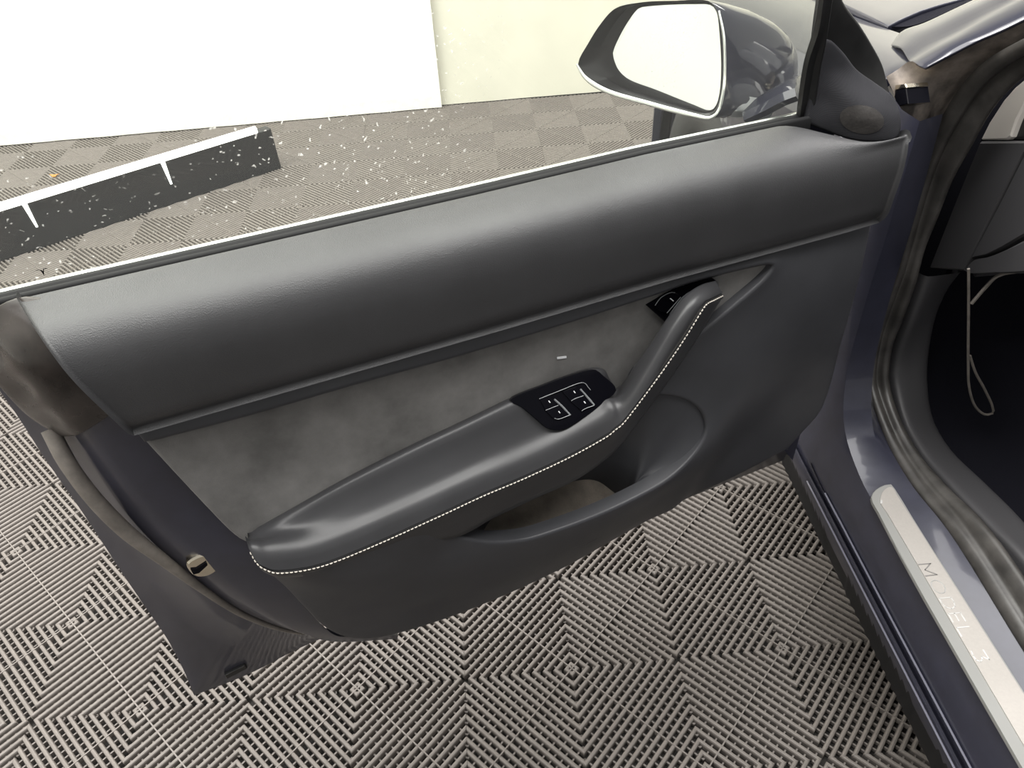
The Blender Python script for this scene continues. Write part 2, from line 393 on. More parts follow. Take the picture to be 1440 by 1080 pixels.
#SECTION STRUCTURE
# ------------------------------------------------------------------ floor of interlocking ribbed tiles
V, F = box((-3.7, -4.6, -0.06), (4.0, 3.3, -0.020))
floor = mesh_obj('floor', V, F, M['concrete'], smooth=False)
floor['kind'] = 'structure'
def tile_mesh():
    S = 0.2; pitch = S * math.sqrt(2) / 20; hw = 0.0036; V = []; F = []
    prof = [(-1, -0.016), (-1, -0.0032), (-0.68, -0.0008), (0, 0), (0.68, -0.0008), (1, -0.0032), (1, -0.016)]
    def bar(a, b2, ea, eb, prof, hw):
        n = len(V); k = len(prof)
        for (p, e) in ((a, ea), (b2, eb)):
            for s, z in prof: V.append((p[0] + e[0] * s * hw, p[1] + e[1] * s * hw, z))
        for j in range(k - 1): F.append((n + j, n + k + j, n + k + j + 1, n + j + 1))
        F.append(tuple(range(n, n + k))); F.append(tuple(range(n + k, n + 2 * k))[::-1])
    q2 = math.sqrt(2)
    for sx in (1, -1):
        for sy in (1, -1):
            for k in range(20):
                d = (k + 0.5) * pitch * q2
                if d <= S: a, b2, ea, eb = (sx * d, 0), (0, sy * d), (sx * q2, 0), (0, sy * q2)
                else: a, b2, ea, eb = (sx * S, sy * (d - S)), (sx * (d - S), sy * S), (0, sy * q2), (sx * q2, 0)
                bar(a, b2, ea, eb, prof, hw)
            # lower cross ribs and the thin flush rib along the diagonal
            low = [(-1, -0.016), (-1, -0.0082), (1, -0.0082), (1, -0.016)]
            flush = [(-1, -0.012), (-1, 0.0004), (1, 0.0004), (1, -0.012)]
            dirx, diry = sx / q2, sy / q2; px_, py_ = -sy / q2, sx / q2
            for k in range(-9, 10):
                e = k * pitch * 1.0
                L0 = abs(e); L1 = S * q2 - abs(e)
                if L1 - L0 < 0.01: continue
                a = (dirx * L0 + px_ * e, diry * L0 + py_ * e); b2 = (dirx * L1 + px_ * e, diry * L1 + py_ * e)
                bar(a, b2, (px_, py_), (px_, py_), flush if k == 0 else low, 0.0011 if k == 0 else 0.0014)
    me = bpy.data.meshes.new('floor_tile'); me.from_pydata(V, [], F); me.materials.append(M['tile']); me.update()
    bm = bmesh.new(); bm.from_mesh(me); bmesh.ops.recalc_face_normals(bm, faces=bm.faces); bm.to_mesh(me); bm.free()
    return me
tm = tile_mesh()
for i in range(-8, 4):
    for j in range(-3, 8):
        o = bpy.data.objects.new('floor_tile', tm); COL.objects.link(o); o.parent = floor
        o.location = (0.4 * i + RNG.normal(0, 0.0004), 0.4 * j + RNG.normal(0, 0.0004), RNG.normal(0, 0.0003))
        o.rotation_euler = (0, 0, RNG.integers(0, 4) * math.pi / 2)

# wall behind the curtains
V, F = box((-3.6, 3.10, -0.02), (4.0, 3.2, 3.6))
o = mesh_obj('wall_back', V, F, M['wall'], smooth=False); o['kind'] = 'structure'
V, F = box((-3.7, -4.6, -0.02), (-3.6, 3.08, 3.6))
o = mesh_obj('wall_left', V, F, M['wall'], smooth=False); o['kind'] = 'structure'

#SECTION CURTAINS
def curtain(name, x0, x1, y0, y1, amp, waves, label, hemz, seed, cm):
    rng = np.random.default_rng(seed)
    n = 120; mrows = 26; ph = rng.uniform(0, 6.28, 6); V = []; F = []; fm = []
    zs = np.r_[0.004, hemz * 0.5, hemz, np.linspace(hemz + 0.02, 3.2, mrows - 3)]
    loc = ((x0 + x1) / 2, (y0 + y1) / 2, 0)
    for z in zs:
        for i in range(n):
            t = i / (n - 1); x = x0 + (x1 - x0) * t
            fade = 0.25 + 0.75 * min(1, z / 1.2)
            y = y0 + (y1 - y0) * t + amp * fade * (math.sin(waves * t * 6.28 + ph[0]) + 0.5 * math.sin(waves * 2.3 * t * 6.28 + ph[1] + z * 0.5) + 0.3 * math.sin(waves * 0.6 * t * 6.28 + ph[2]))
            
            V.append((x, y, z))
    for j in range(len(zs) - 1):
        for i in range(n - 1):
            F.append((j * n + i, j * n + i + 1, (j + 1) * n + i + 1, (j + 1) * n + i)); fm.append(1 if j < 2 else 0)
    root = empty(name, loc)
    Vb = np.array(V)
    nh = 3 * n
    cl = mesh_obj('cloth', Vb, [f for f, k in zip(F, fm) if k == 0], cm, root)
    hm = mesh_obj('hem', Vb, [f for f, k in zip(F, fm) if k == 1], M['hem'] if cm is M['curtain'] else M['curtain_cream'], root, label='bottom hem')
    for q in (cl, hm):
        s = q.modifiers.new('thickness', 'SOLIDIFY'); s.thickness = 0.002; s.use_rim = False
    tag(root, label, 'curtain'); return root
curtain('curtain', -3.3, -0.235, 2.862, 2.955, 0.006, 9, 'white curtain on the left hanging to the tiled floor, in front of the other one', 0.06, 1, M['curtain'])
curtain('curtain', -0.33, 3.6, 2.985, 3.075, 0.006, 7, 'cream white curtain on the right, behind the wing mirror', 0.05, 2, M['curtain_cream'])

#SECTION CAR
car = empty('car', (0.95, 0.3, 0.0))
tag(car, 'dark blue car with its front door swung wide open on a grey tiled floor', 'car')

# door frame of reference: hinge end at the front, floor level
DM = Matrix(((U[0], -W[0], 0, 0), (U[1], -W[1], 0, 0), (0, 0, 1, 0), (0, 0, 0, 1)))
hinge = duv(0.43, 0, -0.05); DM = Matrix.Translation(Vector(hinge)) @ DM

#SECTION DOOR SHELL
def DP(pts): return np.array([D(*p) for p in pts])
def split(pts, at):
    Q = cr(DP(pts), 600); k = int(np.argmin(np.linalg.norm(Q - D(*at), axis=1)))
    return np.vstack([Q[np.round(np.linspace(0, k, 46)).astype(int)][:-1], Q[np.round(np.linspace(k, 599, 25)).astype(int)]])
NSH = 70
c0 = split(([(40, 418, -.03), (80, 470, .0), (130, 535, .015), (200, 612, .012), (290, 700, .012), (362, 772, .03), (405, 826, .035), (450, 876, .02), (482, 896, .0), (560, 893, -.01)]), (415, 838, .034))
c1 = split(([(-14, 424, -.045), (22, 480, -.03), (70, 548, -.02), (106, 612, -.018), (146, 678, -.014), (195, 742, -.01), (245, 790, -.006), (300, 834, -.006), (360, 868, -.01), (412, 886, -.018), (460, 890, -.03), (560, 886, -.04)]), (340, 859, -.008))
c2 = c1 + U * -0.004 + W * -0.010
c3 = split([(-24, 440, -.06), (0, 486, -.06), (44, 570, -.06), (84, 650, -.06), (140, 722, -.06), (190, 790, -.058), (232, 846, -.058), (268, 884, -.062), (300, 903, -.065), (345, 910, -.066), (400, 903, -.064), (455, 890, -.065), (560, 866, -.07)], (303, 904, -.065))
def corner(a, b2): return np.vstack([cr(DP(a), 46)[:-1], cr(DP(b2), 25)])
c4 = corner([(-32, 470, -.072), (-10, 515, -.072), (34, 588, -.072), (66, 640, -.072), (128, 728, -.072), (180, 805, -.072), (212, 850, -.072), (240, 892, -.074), (262, 930, -.076), (277, 968, -.078)], [(277, 968, -.078), (345, 940, -.078), (432, 900, -.078), (560, 850, -.08)])
c5 = corner([(-36, 478, -.078), (-16, 525, -.078), (28, 590, -.078), (60, 640, -.078), (121, 728, -.078), (176, 812, -.078), (206, 856, -.078), (236, 900, -.08), (258, 942, -.082), (273, 978, -.083)], [(273, 978, -.083), (347, 949, -.083), (433, 906, -.083), (560, 856, -.085)])
c6 = c5 + W * -0.012 + U * 0.002
c1m = 0.5 * (c0 + c1) + W * 0.010 + U * -0.004
V, F = grid([c0, c1m, c1, c2, c3, c4, c5, c6], flip=True)
# outer skin (far side), bowed like the car's flank
us = np.linspace(-0.59, 0.44, 40); rows = []
for v, wq in ((0.922, -0.087), (0.89, -0.105), (0.80, -0.13), (0.68, -0.142), (0.55, -0.145), (0.42, -0.138), (0.33, -0.115), (0.30, -0.095)):
    rows.append(np.array([duv(u, v, wq) for u in us]))
V2, F2 = grid(rows, flip=False)
# front shut face and bottom return behind the trim
V3, F3 = grid([np.array([duv(u, v, -0.005) for v in np.linspace(0.40, 0.92, 12)]) for u in (0.0, 0.30, 0.395)] +
              [np.array([duv(0.44, v, wq) for v, in zip(np.linspace(0.34, 0.94, 12))]) for wq in (-0.02, -0.085)] )
V4, F4 = grid([np.array([duv(u, 0.415, 0.0) for u in np.linspace(-0.3, 0.40, 20)]), np.array([duv(u, 0.335, -0.03) for u in np.linspace(-0.3, 0.43, 20)]), np.array([duv(u, 0.30, -0.095) for u in np.linspace(-0.3, 0.44, 20)])])
V, F = join([(V, F), (V2, F2), (V3, F3), (V4, F4)])
door = mesh_obj('door', V, F, [M['jamb_paint']], car, world=DM, sharp=50)
door['label'] = 'open front door with black trim, suede insert and wing mirror'
# grey weatherstrip down the rear edge
st = cr(DP([(70, 604, -.040), (92, 646, -.024), (126, 694, -.014), (176, 746, -.008), (228, 786, -.004), (286, 829, -.004), (345, 866, -.014), (405, 887, -.02), (460, 893, -.03)]), 60)
wd = np.interp(np.linspace(0, 1, 60), [0, 0.25, 0.5, 1], [0.008, 0.0085, 0.0052, 0.0020])
V, F = tube(st, wd, 10); mesh_obj('weatherstrip', V, F, M['strip_rubber'], door)
# black rubber corner cap under the belt
rows = [cr(DP([(64, 422, -.02), (116, 478, .010), (156, 540, .020), (186, 580, .018)]), 30),
        cr(DP([(30, 420, -.026), (74, 470, .006), (122, 530, .020), (158, 581, .017)]), 30),
        cr(DP([(0, 432, -.028), (46, 490, .002), (94, 550, .014), (136, 594, .013)]), 30),
        cr(DP([(-22, 452, -.034), (16, 500, -.008), (62, 556, .004), (108, 609, .004)]), 30),
        cr(DP([(-40, 462, -.05), (4, 512, -.028), (50, 566, -.016), (97, 612, -.014)]), 30),
        cr(DP([(-60, 476, -.075), (-12, 530, -.05), (36, 582, -.042), (80, 612, -.04)]), 30)]
jit = np.sin(np.linspace(0, 21, 30))[:, None] * 0.0022
rows[3] = rows[3] + jit * (U + W) * .4; rows[4] = rows[4] - jit * U * 1.0
V, F = grid([cr(np.array([r[i] for r in rows]), 17) for i in range(30)])
mesh_obj('corner_seal', *rim(V, F, 0.0025, 0.008), M['corner_rubber'], door, label='brown black rubber corner seal with a wavy edge')
# door latch
lp = lambda pts, w: np.array([D(x, y, w) for x, y in pts])
fr_ = cr(lp([(263, 793), (285, 781), (300, 783), (310, 795), (306, 803), (292, 811), (276, 812), (268, 806)], 0.018), 28, closed=True)
V, F = prism(fr_, W * -0.03, 0.002); mesh_obj('latch', V, F, M['chrome'], door, label='yellowish chrome latch plate', sharp=30)
sl = lp([(268, 801), (276, 800), (290, 791), (292, 795), (280, 806), (272, 808)], 0.0195)
V, F = prism(sl, W * -0.006); mesh_obj('latch_slot', V, F, M['black_gloss'], door, smooth=False)
# drain plug in the lower flange
V, F = prism(lp([(316, 950), (344, 936), (348, 940), (319, 955)], -0.070), W * -0.006, 0.001); mesh_obj('drain_plug', V, F, M['black_rubber'], door)

#SECTION UPPER TRIM
prof = np.array([(0.952, -.0325), (0.9620, -.0325), (0.9655, -.029), (0.9635, -.016), (0.9595, .004), (0.9525, .020), (0.940, .032), (0.922, .0375), (0.900, .039), (0.875, .0385), (0.860, .0375), (0.853, .0345), (0.8492, .0315)])
pr_ = cr(prof, 26)
rear_e = DP([(40, 413, -.036), (33, 418, -.03), (36, 434, -.018), (60, 468, .008), (92, 507, .028), (122, 543, .038), (152, 572, .040), (174, 589, .037), (187, 600, .033)])
ru = np.array([to_uvw(p) for p in rear_e])
pv = pr_[:, 0]
arc = np.r_[0, np.cumsum(np.linalg.norm(np.diff(pr_, axis=0), axis=1))]; arc /= arc[-1]
ra = np.r_[0, np.cumsum(np.linalg.norm(np.diff(ru, axis=0)[:, 1:], axis=1))]; ra /= ra[-1]
u0 = np.interp(arc, ra, ru[:, 0])
fe = np.array([to_uvw(D(*p)) for p in [(1264, 199, .026), (1268, 210, .031), (1262, 232, .037), (1250, 268, .038), (1233, 309, .033)]])
fa = np.array([0.0, 0.35, 0.55, 0.8, 1.0]); u1 = np.interp(arc, fa, fe[:, 0])
NU = 90; cols = []
for a in np.linspace(0, 1, NU):
    colp = []
    for i, (v, wq) in enumerate(pr_):
        u = u0[i] + (u1[i] - u0[i]) * a
        k = np.clip((u - 0.27) / (0.385 - 0.27), 0, 1); k = k * k * (3 - 2 * k)
        g = max(0.0, 1 - arc[i] / 0.45)
        v2 = v + k * g * (0.940 - 0.967); w2 = wq + k * g * (0.026 + 0.037)
        if u > 0.30 and i == 0: pass
        v2 += 0.0 - 0.006 * np.clip((u - 0.1) / 0.25, 0, 1) * (1 if arc[i] > 0.5 else 1) * (1 - g * 0)
        # belt climbs a little to the rear
        v2 += 0.004 * np.clip((-0.1 - u) / 0.4, 0, 1)
        colp.append(duv(u, v2, w2))
    cols.append(np.array(colp))
V, F = grid(cols)
if np.dot(vnormals(V, F)[len(V) // 2], W) < 0: F = [f[::-1] for f in F]
V, F = rim(V, F, 0.003, 0.004); mesh_obj('upper_trim', V, F, M['vinyl'], door, label='grained black upper pad with a soft rounded shoulder', sharp=60)

#SECTION DOOR CARD
Sline = [(360, 791, .078), (373, 803, .083), (396, 809, .0855), (450, 801, .087), (520, 774, .087), (580, 748, .087)]
lip = [(640, 757, .080), (665, 763, .083), (700, 766, .086), (740, 762, .088), (780, 750, .089), (840, 728, .089), (900, 700, .087), (940, 677, .083), (970, 650, .075), (988, 627, .068), (996, 608, .062), (995, 590, .056), (985, 572, .051), (965, 559, .046), (940, 553, .042), (915, 553, .040)]
segs = [
 [(192, 599, .018), (500, 517, .018), (800, 428, .020), (1050, 354, .022), (1224, 310, .024)],
 [(1224, 310, .024), (1210, 380, .036), (1190, 454, .038), (1181, 484, .038), (1162, 554, .028), (1150, 582, .024), (1129, 606, .021), (1108, 630, .019)],
 [(1108, 630, .019), (1040, 666, .021), (960, 704, .028), (868, 756, .038), (783, 803, .046), (650, 861, .048), (552, 892, .045), (516, 898, .043), (482, 893, .043), (455, 878, .047), (430, 853, .053), (405, 827, .060), (380, 806, .069), (360, 791, .078)],
 Sline,
 [(580, 748, .087), (600, 750, .086), (640, 757, .080)],
 lip,
 [(915, 553, .040), (893, 545, .036), (895, 527, .034), (940, 500, .035), (978, 477, .037), (1040, 428, .037), (1078, 394, .036), (1090, 378, .035), (1091, 370, .034), (1082, 367, .033), (1060, 370, .032), (1000, 384, .030), (900, 418, .028), (800, 450, .027), (650, 495, .026), (500, 536, .025), (350, 580, .024), (206, 619, .021)],
 [(206, 619, .021), (192, 599, .018)]]
ctrl = [(1150, 400, .040), (1100, 450, .043), (1040, 500, .045), (1000, 520, .044), (1130, 500, .040), (1060, 545, .048), (1020, 580, .056),
        (1128, 548, .024), (1084, 592, .021), (1044, 622, .023), (1004, 660, .029), (970, 696, .037), (942, 718, .044), (1150, 520, .032),
        (1012, 622, .057), (975, 665, .068), (930, 696, .078), (1060, 640, .020), (1000, 682, .025), (1100, 590, .021),
        (880, 725, .082), (820, 752, .085), (760, 776, .085), (700, 790, .084), (640, 795, .083), (560, 800, .084), (480, 820, .083), (430, 815, .082),
        (600, 850, .062), (700, 825, .065), (800, 785, .066), (500, 865, .060)]
V, F = sheet(segs, ctrl, step=0.006, spacing=0.0065)
def rr(p):
    q = to_uvw(p); return 0.0045
V, F = rim(V, F, 0.004, 0.016); mesh_obj('door_card', V, F, M['card'], door, label='smooth dark grey lower panel around the insert and the bin', sharp=60)

#SECTION INSERT
segs = [[(206, 614, .014), (350, 575, .013), (500, 531, .013), (650, 490, .013), (800, 445, .015), (900, 413, .017), (1000, 379, .020), (1060, 365, .022), (1084, 362, .024), (1096, 368, .025)],
        [(1096, 368, .025), (1094, 382, .025), (1044, 432, .026), (982, 483, .026), (940, 512, .026)],
        [(940, 512, .026), (890, 552, .028), (840, 575, .034), (700, 632, .038), (500, 715, .038), (410, 752, .037), (370, 766, .034)],
        [(370, 766, .034), (346, 758, .032), (330, 746, .0295), (300, 715, .026), (260, 672, .021), (214, 622, .015), (206, 614, .014)]]
V, F = sheet(segs, [(600, 560, .020), (800, 500, .021), (400, 660, .022), (720, 560, .027), (530, 650, .028)], step=0.008, spacing=0.008)
insert = mesh_obj('suede_insert', *rim(V, F, 0.005, 0.01), M['suede'], door, label='mottled dark grey suede insert', sharp=60)
insV, insF = V, F
ins_bvh = bvh_of(V, F)

#SECTION ARMREST
S_ = [(351, 774, .074), (360, 789, .081), (372, 798, .086), (395, 803, .0895), (450, 794, .0905), (520, 767, .0905), (620, 722, .0905), (678, 695, .0905), (737, 670, .0905), (801, 640, .0905), (850, 613, .090), (865, 601.5, .0896), (879, 589, .089), (916, 540, .086), (941, 505, .082), (965, 469, .077), (984, 438, .070), (993, 425, .064), (1004, 419, .056), (1016, 413, .046)]
A_ = [(349, 755, .040), (351, 753, .038), (355, 750, .036), (368, 743, .039), (412, 719, .040), (490, 676, .040), (590, 626, .040), (650, 598, .040), (725, 562, .040), (790, 535, .040), (844, 519, .040), (859, 535, .041), (869, 547, .044), (893, 514, .056), (912, 488, .058), (934, 454, .057), (956, 424, .053), (972, 409, .048), (988, 400, .042), (1006, 395, .034)]
L_ = [(355, 781, .067), (364, 797, .073), (376, 806, .076), (399, 812, .079), (456, 806, .080), (528, 781, .080), (640, 757, .0785), (693, 730, .077), (752, 702, .075), (810, 676, .073), (853, 645, .071), (870, 628, .069), (885, 610, .067), (923, 558, .058), (946, 526, .050), (969, 492, .043), (989, 461, .037), (1000, 442, .034), (1009, 428, .032), (1016, 419, .031)]
S3, A3, L3 = DP(S_), DP(A_), DP(L_)
handle = np.array([0, 0, 0, 0, 0, 0, 0, 0, 0, 0, 0.0, 0.15, 0.5, 1, 1, 1, 1, 1, 1, 1.0])
scale_end = np.array([0.45, 0.65, 0.85, 1, 1, 1, 1, 1, 1, 1, 1, 1, 1, 1, 1, 1, 0.95, 0.85, 0.7, 0.5])
secs = []
for i in range(len(S3)):
    a, s, l = (to_uvw(p) for p in (A3[i], S3[i], L3[i])); h = handle[i]; e = scale_end[i]
    # rear: flat shelf then a rounded nose; front: a round grip
    crest_r = s + np.array([0, 0.019 * e, -0.009 * e]); pre_r = s + np.array([0, 0.0245 * e, -0.022 * e])
    mid_r = a + (pre_r - a) * 0.5 + np.array([0, -0.0030, 0])
    ab = s - a
    cu = to_uvw(CAM); nrm = cu - (a + s) / 2; nrm /= np.linalg.norm(nrm); nrm = nrm * 0.75 + np.array([0, -0.1, 0.35])
    crest_h = a + ab * 0.66 + nrm * 0.010 * e; pre_h = a + ab * 0.33 + nrm * 0.013 * e; mid_h = a + ab * 0.10 + nrm * 0.007 * e
    back_h = a - (cu - a) / np.linalg.norm(cu - a) * 0.02 * e + np.array([0.004, -0.002, 0]); back_r = a + np.array([0, -0.006, -0.012])
    mix = lambda p, q: p * (1 - h) + q * h
    lip_s = s + np.array([0, 0.0022, 0.0004])
    tuck = l + np.array([0, 0.004, -0.028])
    pts = [mix(back_r, back_h), a, mix(mid_r, mid_h), mix(pre_r, pre_h), mix(crest_r, crest_h), lip_s]
    low = [s + np.array([0, -0.0018, 0.0000]), s * 0.55 + l * 0.45 + np.array([0, 0, 0.0012]), l, tuck]
    top = cr(np.array(pts), 16)
    groove = s + np.array([0, 0, -0.0022])
    lowc = cr(np.array(low), 9)
    secs.append(np.vstack([top, groove[None], lowc]))
secs = np.array(secs); cols = [station(secs[:, k], 6) for k in range(secs.shape[1])]
V, F = grid(cols); V = np.array([duv(*q) for q in V])
if np.dot(vnormals(V, F)[len(cols[0]) * 4 + 50], W + Zv) < 0: F = [f[::-1] for f in F]
nst = len(cols[0]); nse = len(cols); V = np.asarray(V)
F = list(F) + [tuple(j * nst for j in range(nse)), tuple(j * nst + nst - 1 for j in range(nse))[::-1]]
armrest = mesh_obj('armrest', V, F, M['arm'], door, label='black armrest rising into a curved pull handle', sharp=70)
arm_bvh = bvh_of(V, F[:-2])
# stitch line: one thread of short stitches
Sfine = np.array([duv(*q) for q in station(np.array([to_uvw(p) for p in S3]), 30)])
Sfine = Sfine + W * 0.0008 - Zv * 0.0024
tot = np.linalg.norm(np.diff(Sfine, axis=0), axis=1).sum(); n = int(tot / 0.0046)
Q = cr(Sfine[::6], n * 2); parts = []
for i in range(n):
    a, b2 = Q[2 * i], Q[min(2 * i + 1, len(Q) - 1)]; mid = (a + b2) / 2; d = (b2 - a)
    parts.append(tube(np.array([mid - d * 0.72, mid - d * 0.3 + W * 0.0005, mid + d * 0.3 + W * 0.0005, mid + d * 0.72]), np.array([0.0004, 0.0008, 0.0008, 0.0004]), 5))
V, F = join(parts); o = mesh_obj('stitching', V, F, M['thread'], door); o['kind'] = 'stuff'

#SECTION POCKET
lipP = np.array([to_uvw(D(*p)) for p in lip])
Aop = cr(lipP, 60) + np.array([0, -0.003, -0.004])
backp = np.array([lipP[-1] + [0, -0.002, -0.006], (0.05, 0.70, .014), (0.0, 0.66, .004), (-0.06, 0.63, .002), (-0.12, 0.60, .006), (-0.17, 0.59, .03), lipP[0] + [0, 0, -0.006]])
Bop = cr(backp, 40)
opening = np.vstack([Aop, Bop[1:-1]])
# bottom outline in plan (u, w) at shelf height
def bottom(t): return None
nA, nB = 60, 38
botA = cr(np.array([(-0.165, 0.485, .060), (-0.12, 0.482, .072), (-0.06, 0.480, .076), (0.0, 0.480, .074), (0.04, 0.484, .062), (0.055, 0.492, .045), (0.05, 0.50, .028)]), nA)
botB = cr(np.array([(0.05, 0.50, .028), (0.03, 0.515, .008), (-0.03, 0.525, .000), (-0.10, 0.525, .002), (-0.15, 0.510, .025), (-0.165, 0.485, .060)]), nB + 2)[1:-1]
bot = np.vstack([botA, botB]); rings = []
for t in np.linspace(0, 1, 15):
    hz = t ** 0.62; vt = t ** 1.5
    q = opening.copy(); q[:, 0] = opening[:, 0] * (1 - hz) + bot[:, 0] * hz; q[:, 2] = opening[:, 2] * (1 - hz) + bot[:, 2] * hz
    # bowl out below the rim
    q[:, 2] -= (0.006 + 0.006 * np.clip((opening[:, 0] - 0.02) / 0.10, 0, 1)) * math.sin(math.pi * t ** 0.7) * np.clip((opening[:, 2] - 0.02) / 0.05, 0, 1)
    q[:, 1] = opening[:, 1] * (1 - vt) + bot[:, 1] * vt
    rings.append(q)
V, F = grid(rings, closed=True); V = np.array([duv(*q) for q in V])
mesh_obj('map_pocket', V, F, M['card'], door, label='deep door bin with a smooth bowl at the front end', sharp=70)
c = bot.mean(0) + np.array([0, -0.002, 0]); fl = [bot + np.array([0, 0.0015, 0])]
for k in (0.7, 0.4, 0.1): fl.append(c + (bot - c) * k + np.array([0, 0.0015 + 0.001 * (1 - k), 0]))
V, F = grid(fl, closed=True); V = np.array([duv(*q) for q in V])
mesh_obj('pocket_mat', V, F, M['pocket_mat'], door, label='brown felt mat in the bin')

#SECTION SWITCHES
pod_px = [(719, 563), (767, 541), (803, 528), (836, 520.5), (848, 529), (866, 548), (850, 564), (826, 583), (797, 601.5), (783, 604.5), (771, 602), (755, 589), (734, 572)]
def draped(bv, outline, off, rimr=0.0008, depth=0.003, n=60, smooth=True):
    c2 = np.array(outline, float); o2 = cr(c2, n, closed=True) if smooth else np.vstack([cr(np.array([c2[k], c2[(k + 1) % len(c2)]]), n // len(c2) + 1)[:-1] for k in range(len(c2))])
    c = o2.mean(0); rings = [drape(bv, c + (o2 - c) * k, off) for k in (1, .8, .6, .4, .2)]
    V, F = grid(rings, closed=True); m = len(o2); V = np.vstack([V, drape(bv, [c], off)])
    F += [(4 * m + k, 4 * m + (k + 1) % m, 5 * m) for k in range(m)]
    if np.dot(vnormals(V, F)[5 * m], CAM - V[5 * m]) < 0: F = [f[::-1] for f in F]
    return rim(V, F, rimr, depth)
pd = drape(arm_bvh, pod_px[:5] + pod_px[7:] + [(760, 560), (790, 560), (800, 580)], 0.0)
pc = pd.mean(0); pn = np.linalg.svd(pd - pc)[2][2]; pn = pn if pn[2] > 0 else -pn
off = float(np.clip(np.max((pd - pc) @ pn), 0.001, 0.006)) + 0.0012
class Pod:
    def ray_cast(self, o, d):
        t = np.dot(pc + pn * off - np.array(o), pn) / np.dot(np.array(d), pn); return (Vector(np.array(o) + np.array(d) * t), Vector(pn))
pod_pl = Pod()
V, F = draped(pod_pl, pod_px, 0.0, 0.0008, 0.010)
mesh_obj('switch_panel', V, F, M['black_gloss'], door, label='glossy black window switch panel', sharp=60)
def pz(x, y): return (720 + x * 170 / 1440, 500 + y * 120 / 1016)
btn = [[(330, 515), (440, 470), (540, 590), (400, 650)], [(400, 655), (540, 598), (680, 700), (540, 752), (490, 745)], [(600, 430), (760, 370), (860, 470), (700, 540)], [(700, 545), (840, 485), (970, 595), (830, 655)]]
for bp_ in btn:
    V, F = draped(pod_pl, [pz(*q) for q in bp_], 0.0016, 0.0005, 0.0015, 24, False)
    mesh_obj('window_switch', V, F, M['black_gloss'], door, sharp=60)
for x, y in [(440, 548), (558, 672), (738, 432), (860, 555)]:
    q = drape(pod_pl, [pz(x + dx, y + dy) for dx, dy in ((-14, -10), (-4, -14), (14, 10), (4, 14))], 0.0020)
    V, F = prism(q, Zv * -0.0003); mesh_obj('switch_icon', V, F, M['icon'], door, smooth=False)
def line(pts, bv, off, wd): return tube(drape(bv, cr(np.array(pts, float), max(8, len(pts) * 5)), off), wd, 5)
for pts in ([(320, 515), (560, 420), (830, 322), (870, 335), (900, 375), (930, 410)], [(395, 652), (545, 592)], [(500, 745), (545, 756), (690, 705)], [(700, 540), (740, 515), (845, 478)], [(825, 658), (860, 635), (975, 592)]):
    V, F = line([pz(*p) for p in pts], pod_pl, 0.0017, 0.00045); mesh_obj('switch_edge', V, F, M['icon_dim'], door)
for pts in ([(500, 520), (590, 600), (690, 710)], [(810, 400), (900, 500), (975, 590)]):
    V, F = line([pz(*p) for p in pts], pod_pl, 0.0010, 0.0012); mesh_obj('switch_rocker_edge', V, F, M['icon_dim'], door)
# release button plate on the insert above the handle
pl = [(910, 430.5), (934, 416.5), (958, 403), (981, 395.5), (1002, 391.5), (1009, 396), (1000, 408), (975, 430), (950, 462), (934, 452)]
pp = drape(ins_bvh, pl, 0.004)
rn = np.cross(pp[3] - pp[0], pp[8] - pp[0]); rn /= np.linalg.norm(rn); rn = rn if np.dot(rn, W) > 0 else -rn
rp = lambda x, y, off=0.0: plane_hit(x, y, pp[0] + rn * off, rn)
V, F = prism(np.array([rp(*p) for p in pl]), rn * -0.008, 0.001); mesh_obj('release_panel', V, F, M['black_gloss'], door, label='glossy black door release panel', sharp=30)
rz = lambda x, y: (900 + x * 140 / 1440, 380 + y * 100 / 1029)
bt = [(220, 510), (300, 400), (440, 325), (500, 325), (590, 390), (390, 620)]
V, F = prism(cr(np.array([rp(*rz(*p), 0.0016) for p in bt]), 24, closed=True), rn * -0.003, 0.0006); mesh_obj('release_button', V, F, M['black_gloss'], door, sharp=20)
V, F = prism(np.array([rp(*rz(*p), 0.0022) for p in ((432, 412), (446, 406), (492, 444), (478, 450))]), rn * -0.0004); mesh_obj('release_icon', V, F, M['icon'], door, smooth=False)
for pts in ([(218, 510), (300, 400), (440, 325), (505, 325)], [(390, 620), (590, 388)], [(430, 640), (520, 510), (640, 370), (870, 230)]):
    P = np.array([rp(*rz(*p), 0.0019) for p in pts]); V, F = tube(cr(P, max(8, len(P) * 5)), 0.0005, 5); mesh_obj('release_edge', V, F, M['icon_dim'], door)
# white scuff left on the suede
V, F = prism(drape(ins_bvh, [(783, 502), (796, 500.5), (796, 503), (783, 504.5)], 0.0012), W * -0.001); mesh_obj('scuff', V, F, M['icon'], door, smooth=False, label='small white scuff mark')

#SECTION BELT AND GLASS
def ext(uA, uB, prof, n=60, dv=lambda u: 0.0):
    us = np.linspace(uA, uB, n)
    return grid([np.array([duv(u, v + dv(u), wq) for u in us]) for v, wq in prof])
belt_dv = lambda u: 0.004 * np.clip((-0.1 - u) / 0.4, 0, 1) - 0.006 * np.clip((u - 0.1) / 0.25, 0, 1)
V, F = ext(-0.64, 0.325, [(0.950, -.034), (0.9625, -.035), (0.9655, -.0375), (0.9655, -.0395), (0.9620, -.0415), (0.9595, -.0435), (0.9605, -.046), (0.9635, -.048), (0.9640, -.052), (0.9615, -.056), (0.94, -.058)], dv=belt_dv)
mesh_obj('inner_belt_seal', V, F, M['skirt'], door, sharp=60, label='double ridged black rubber belt seal')
V, F = ext(-0.66, 0.345, [(0.952, -.0708), (0.9555, -.0712), (0.9560, -.0720), (0.9560, -.0745), (0.953, -.0765), (0.93, -.0775)], dv=belt_dv)
mesh_obj('outer_belt_trim', V, F, M['silver'], door, sharp=60, label='bright trim strip outside the glass')
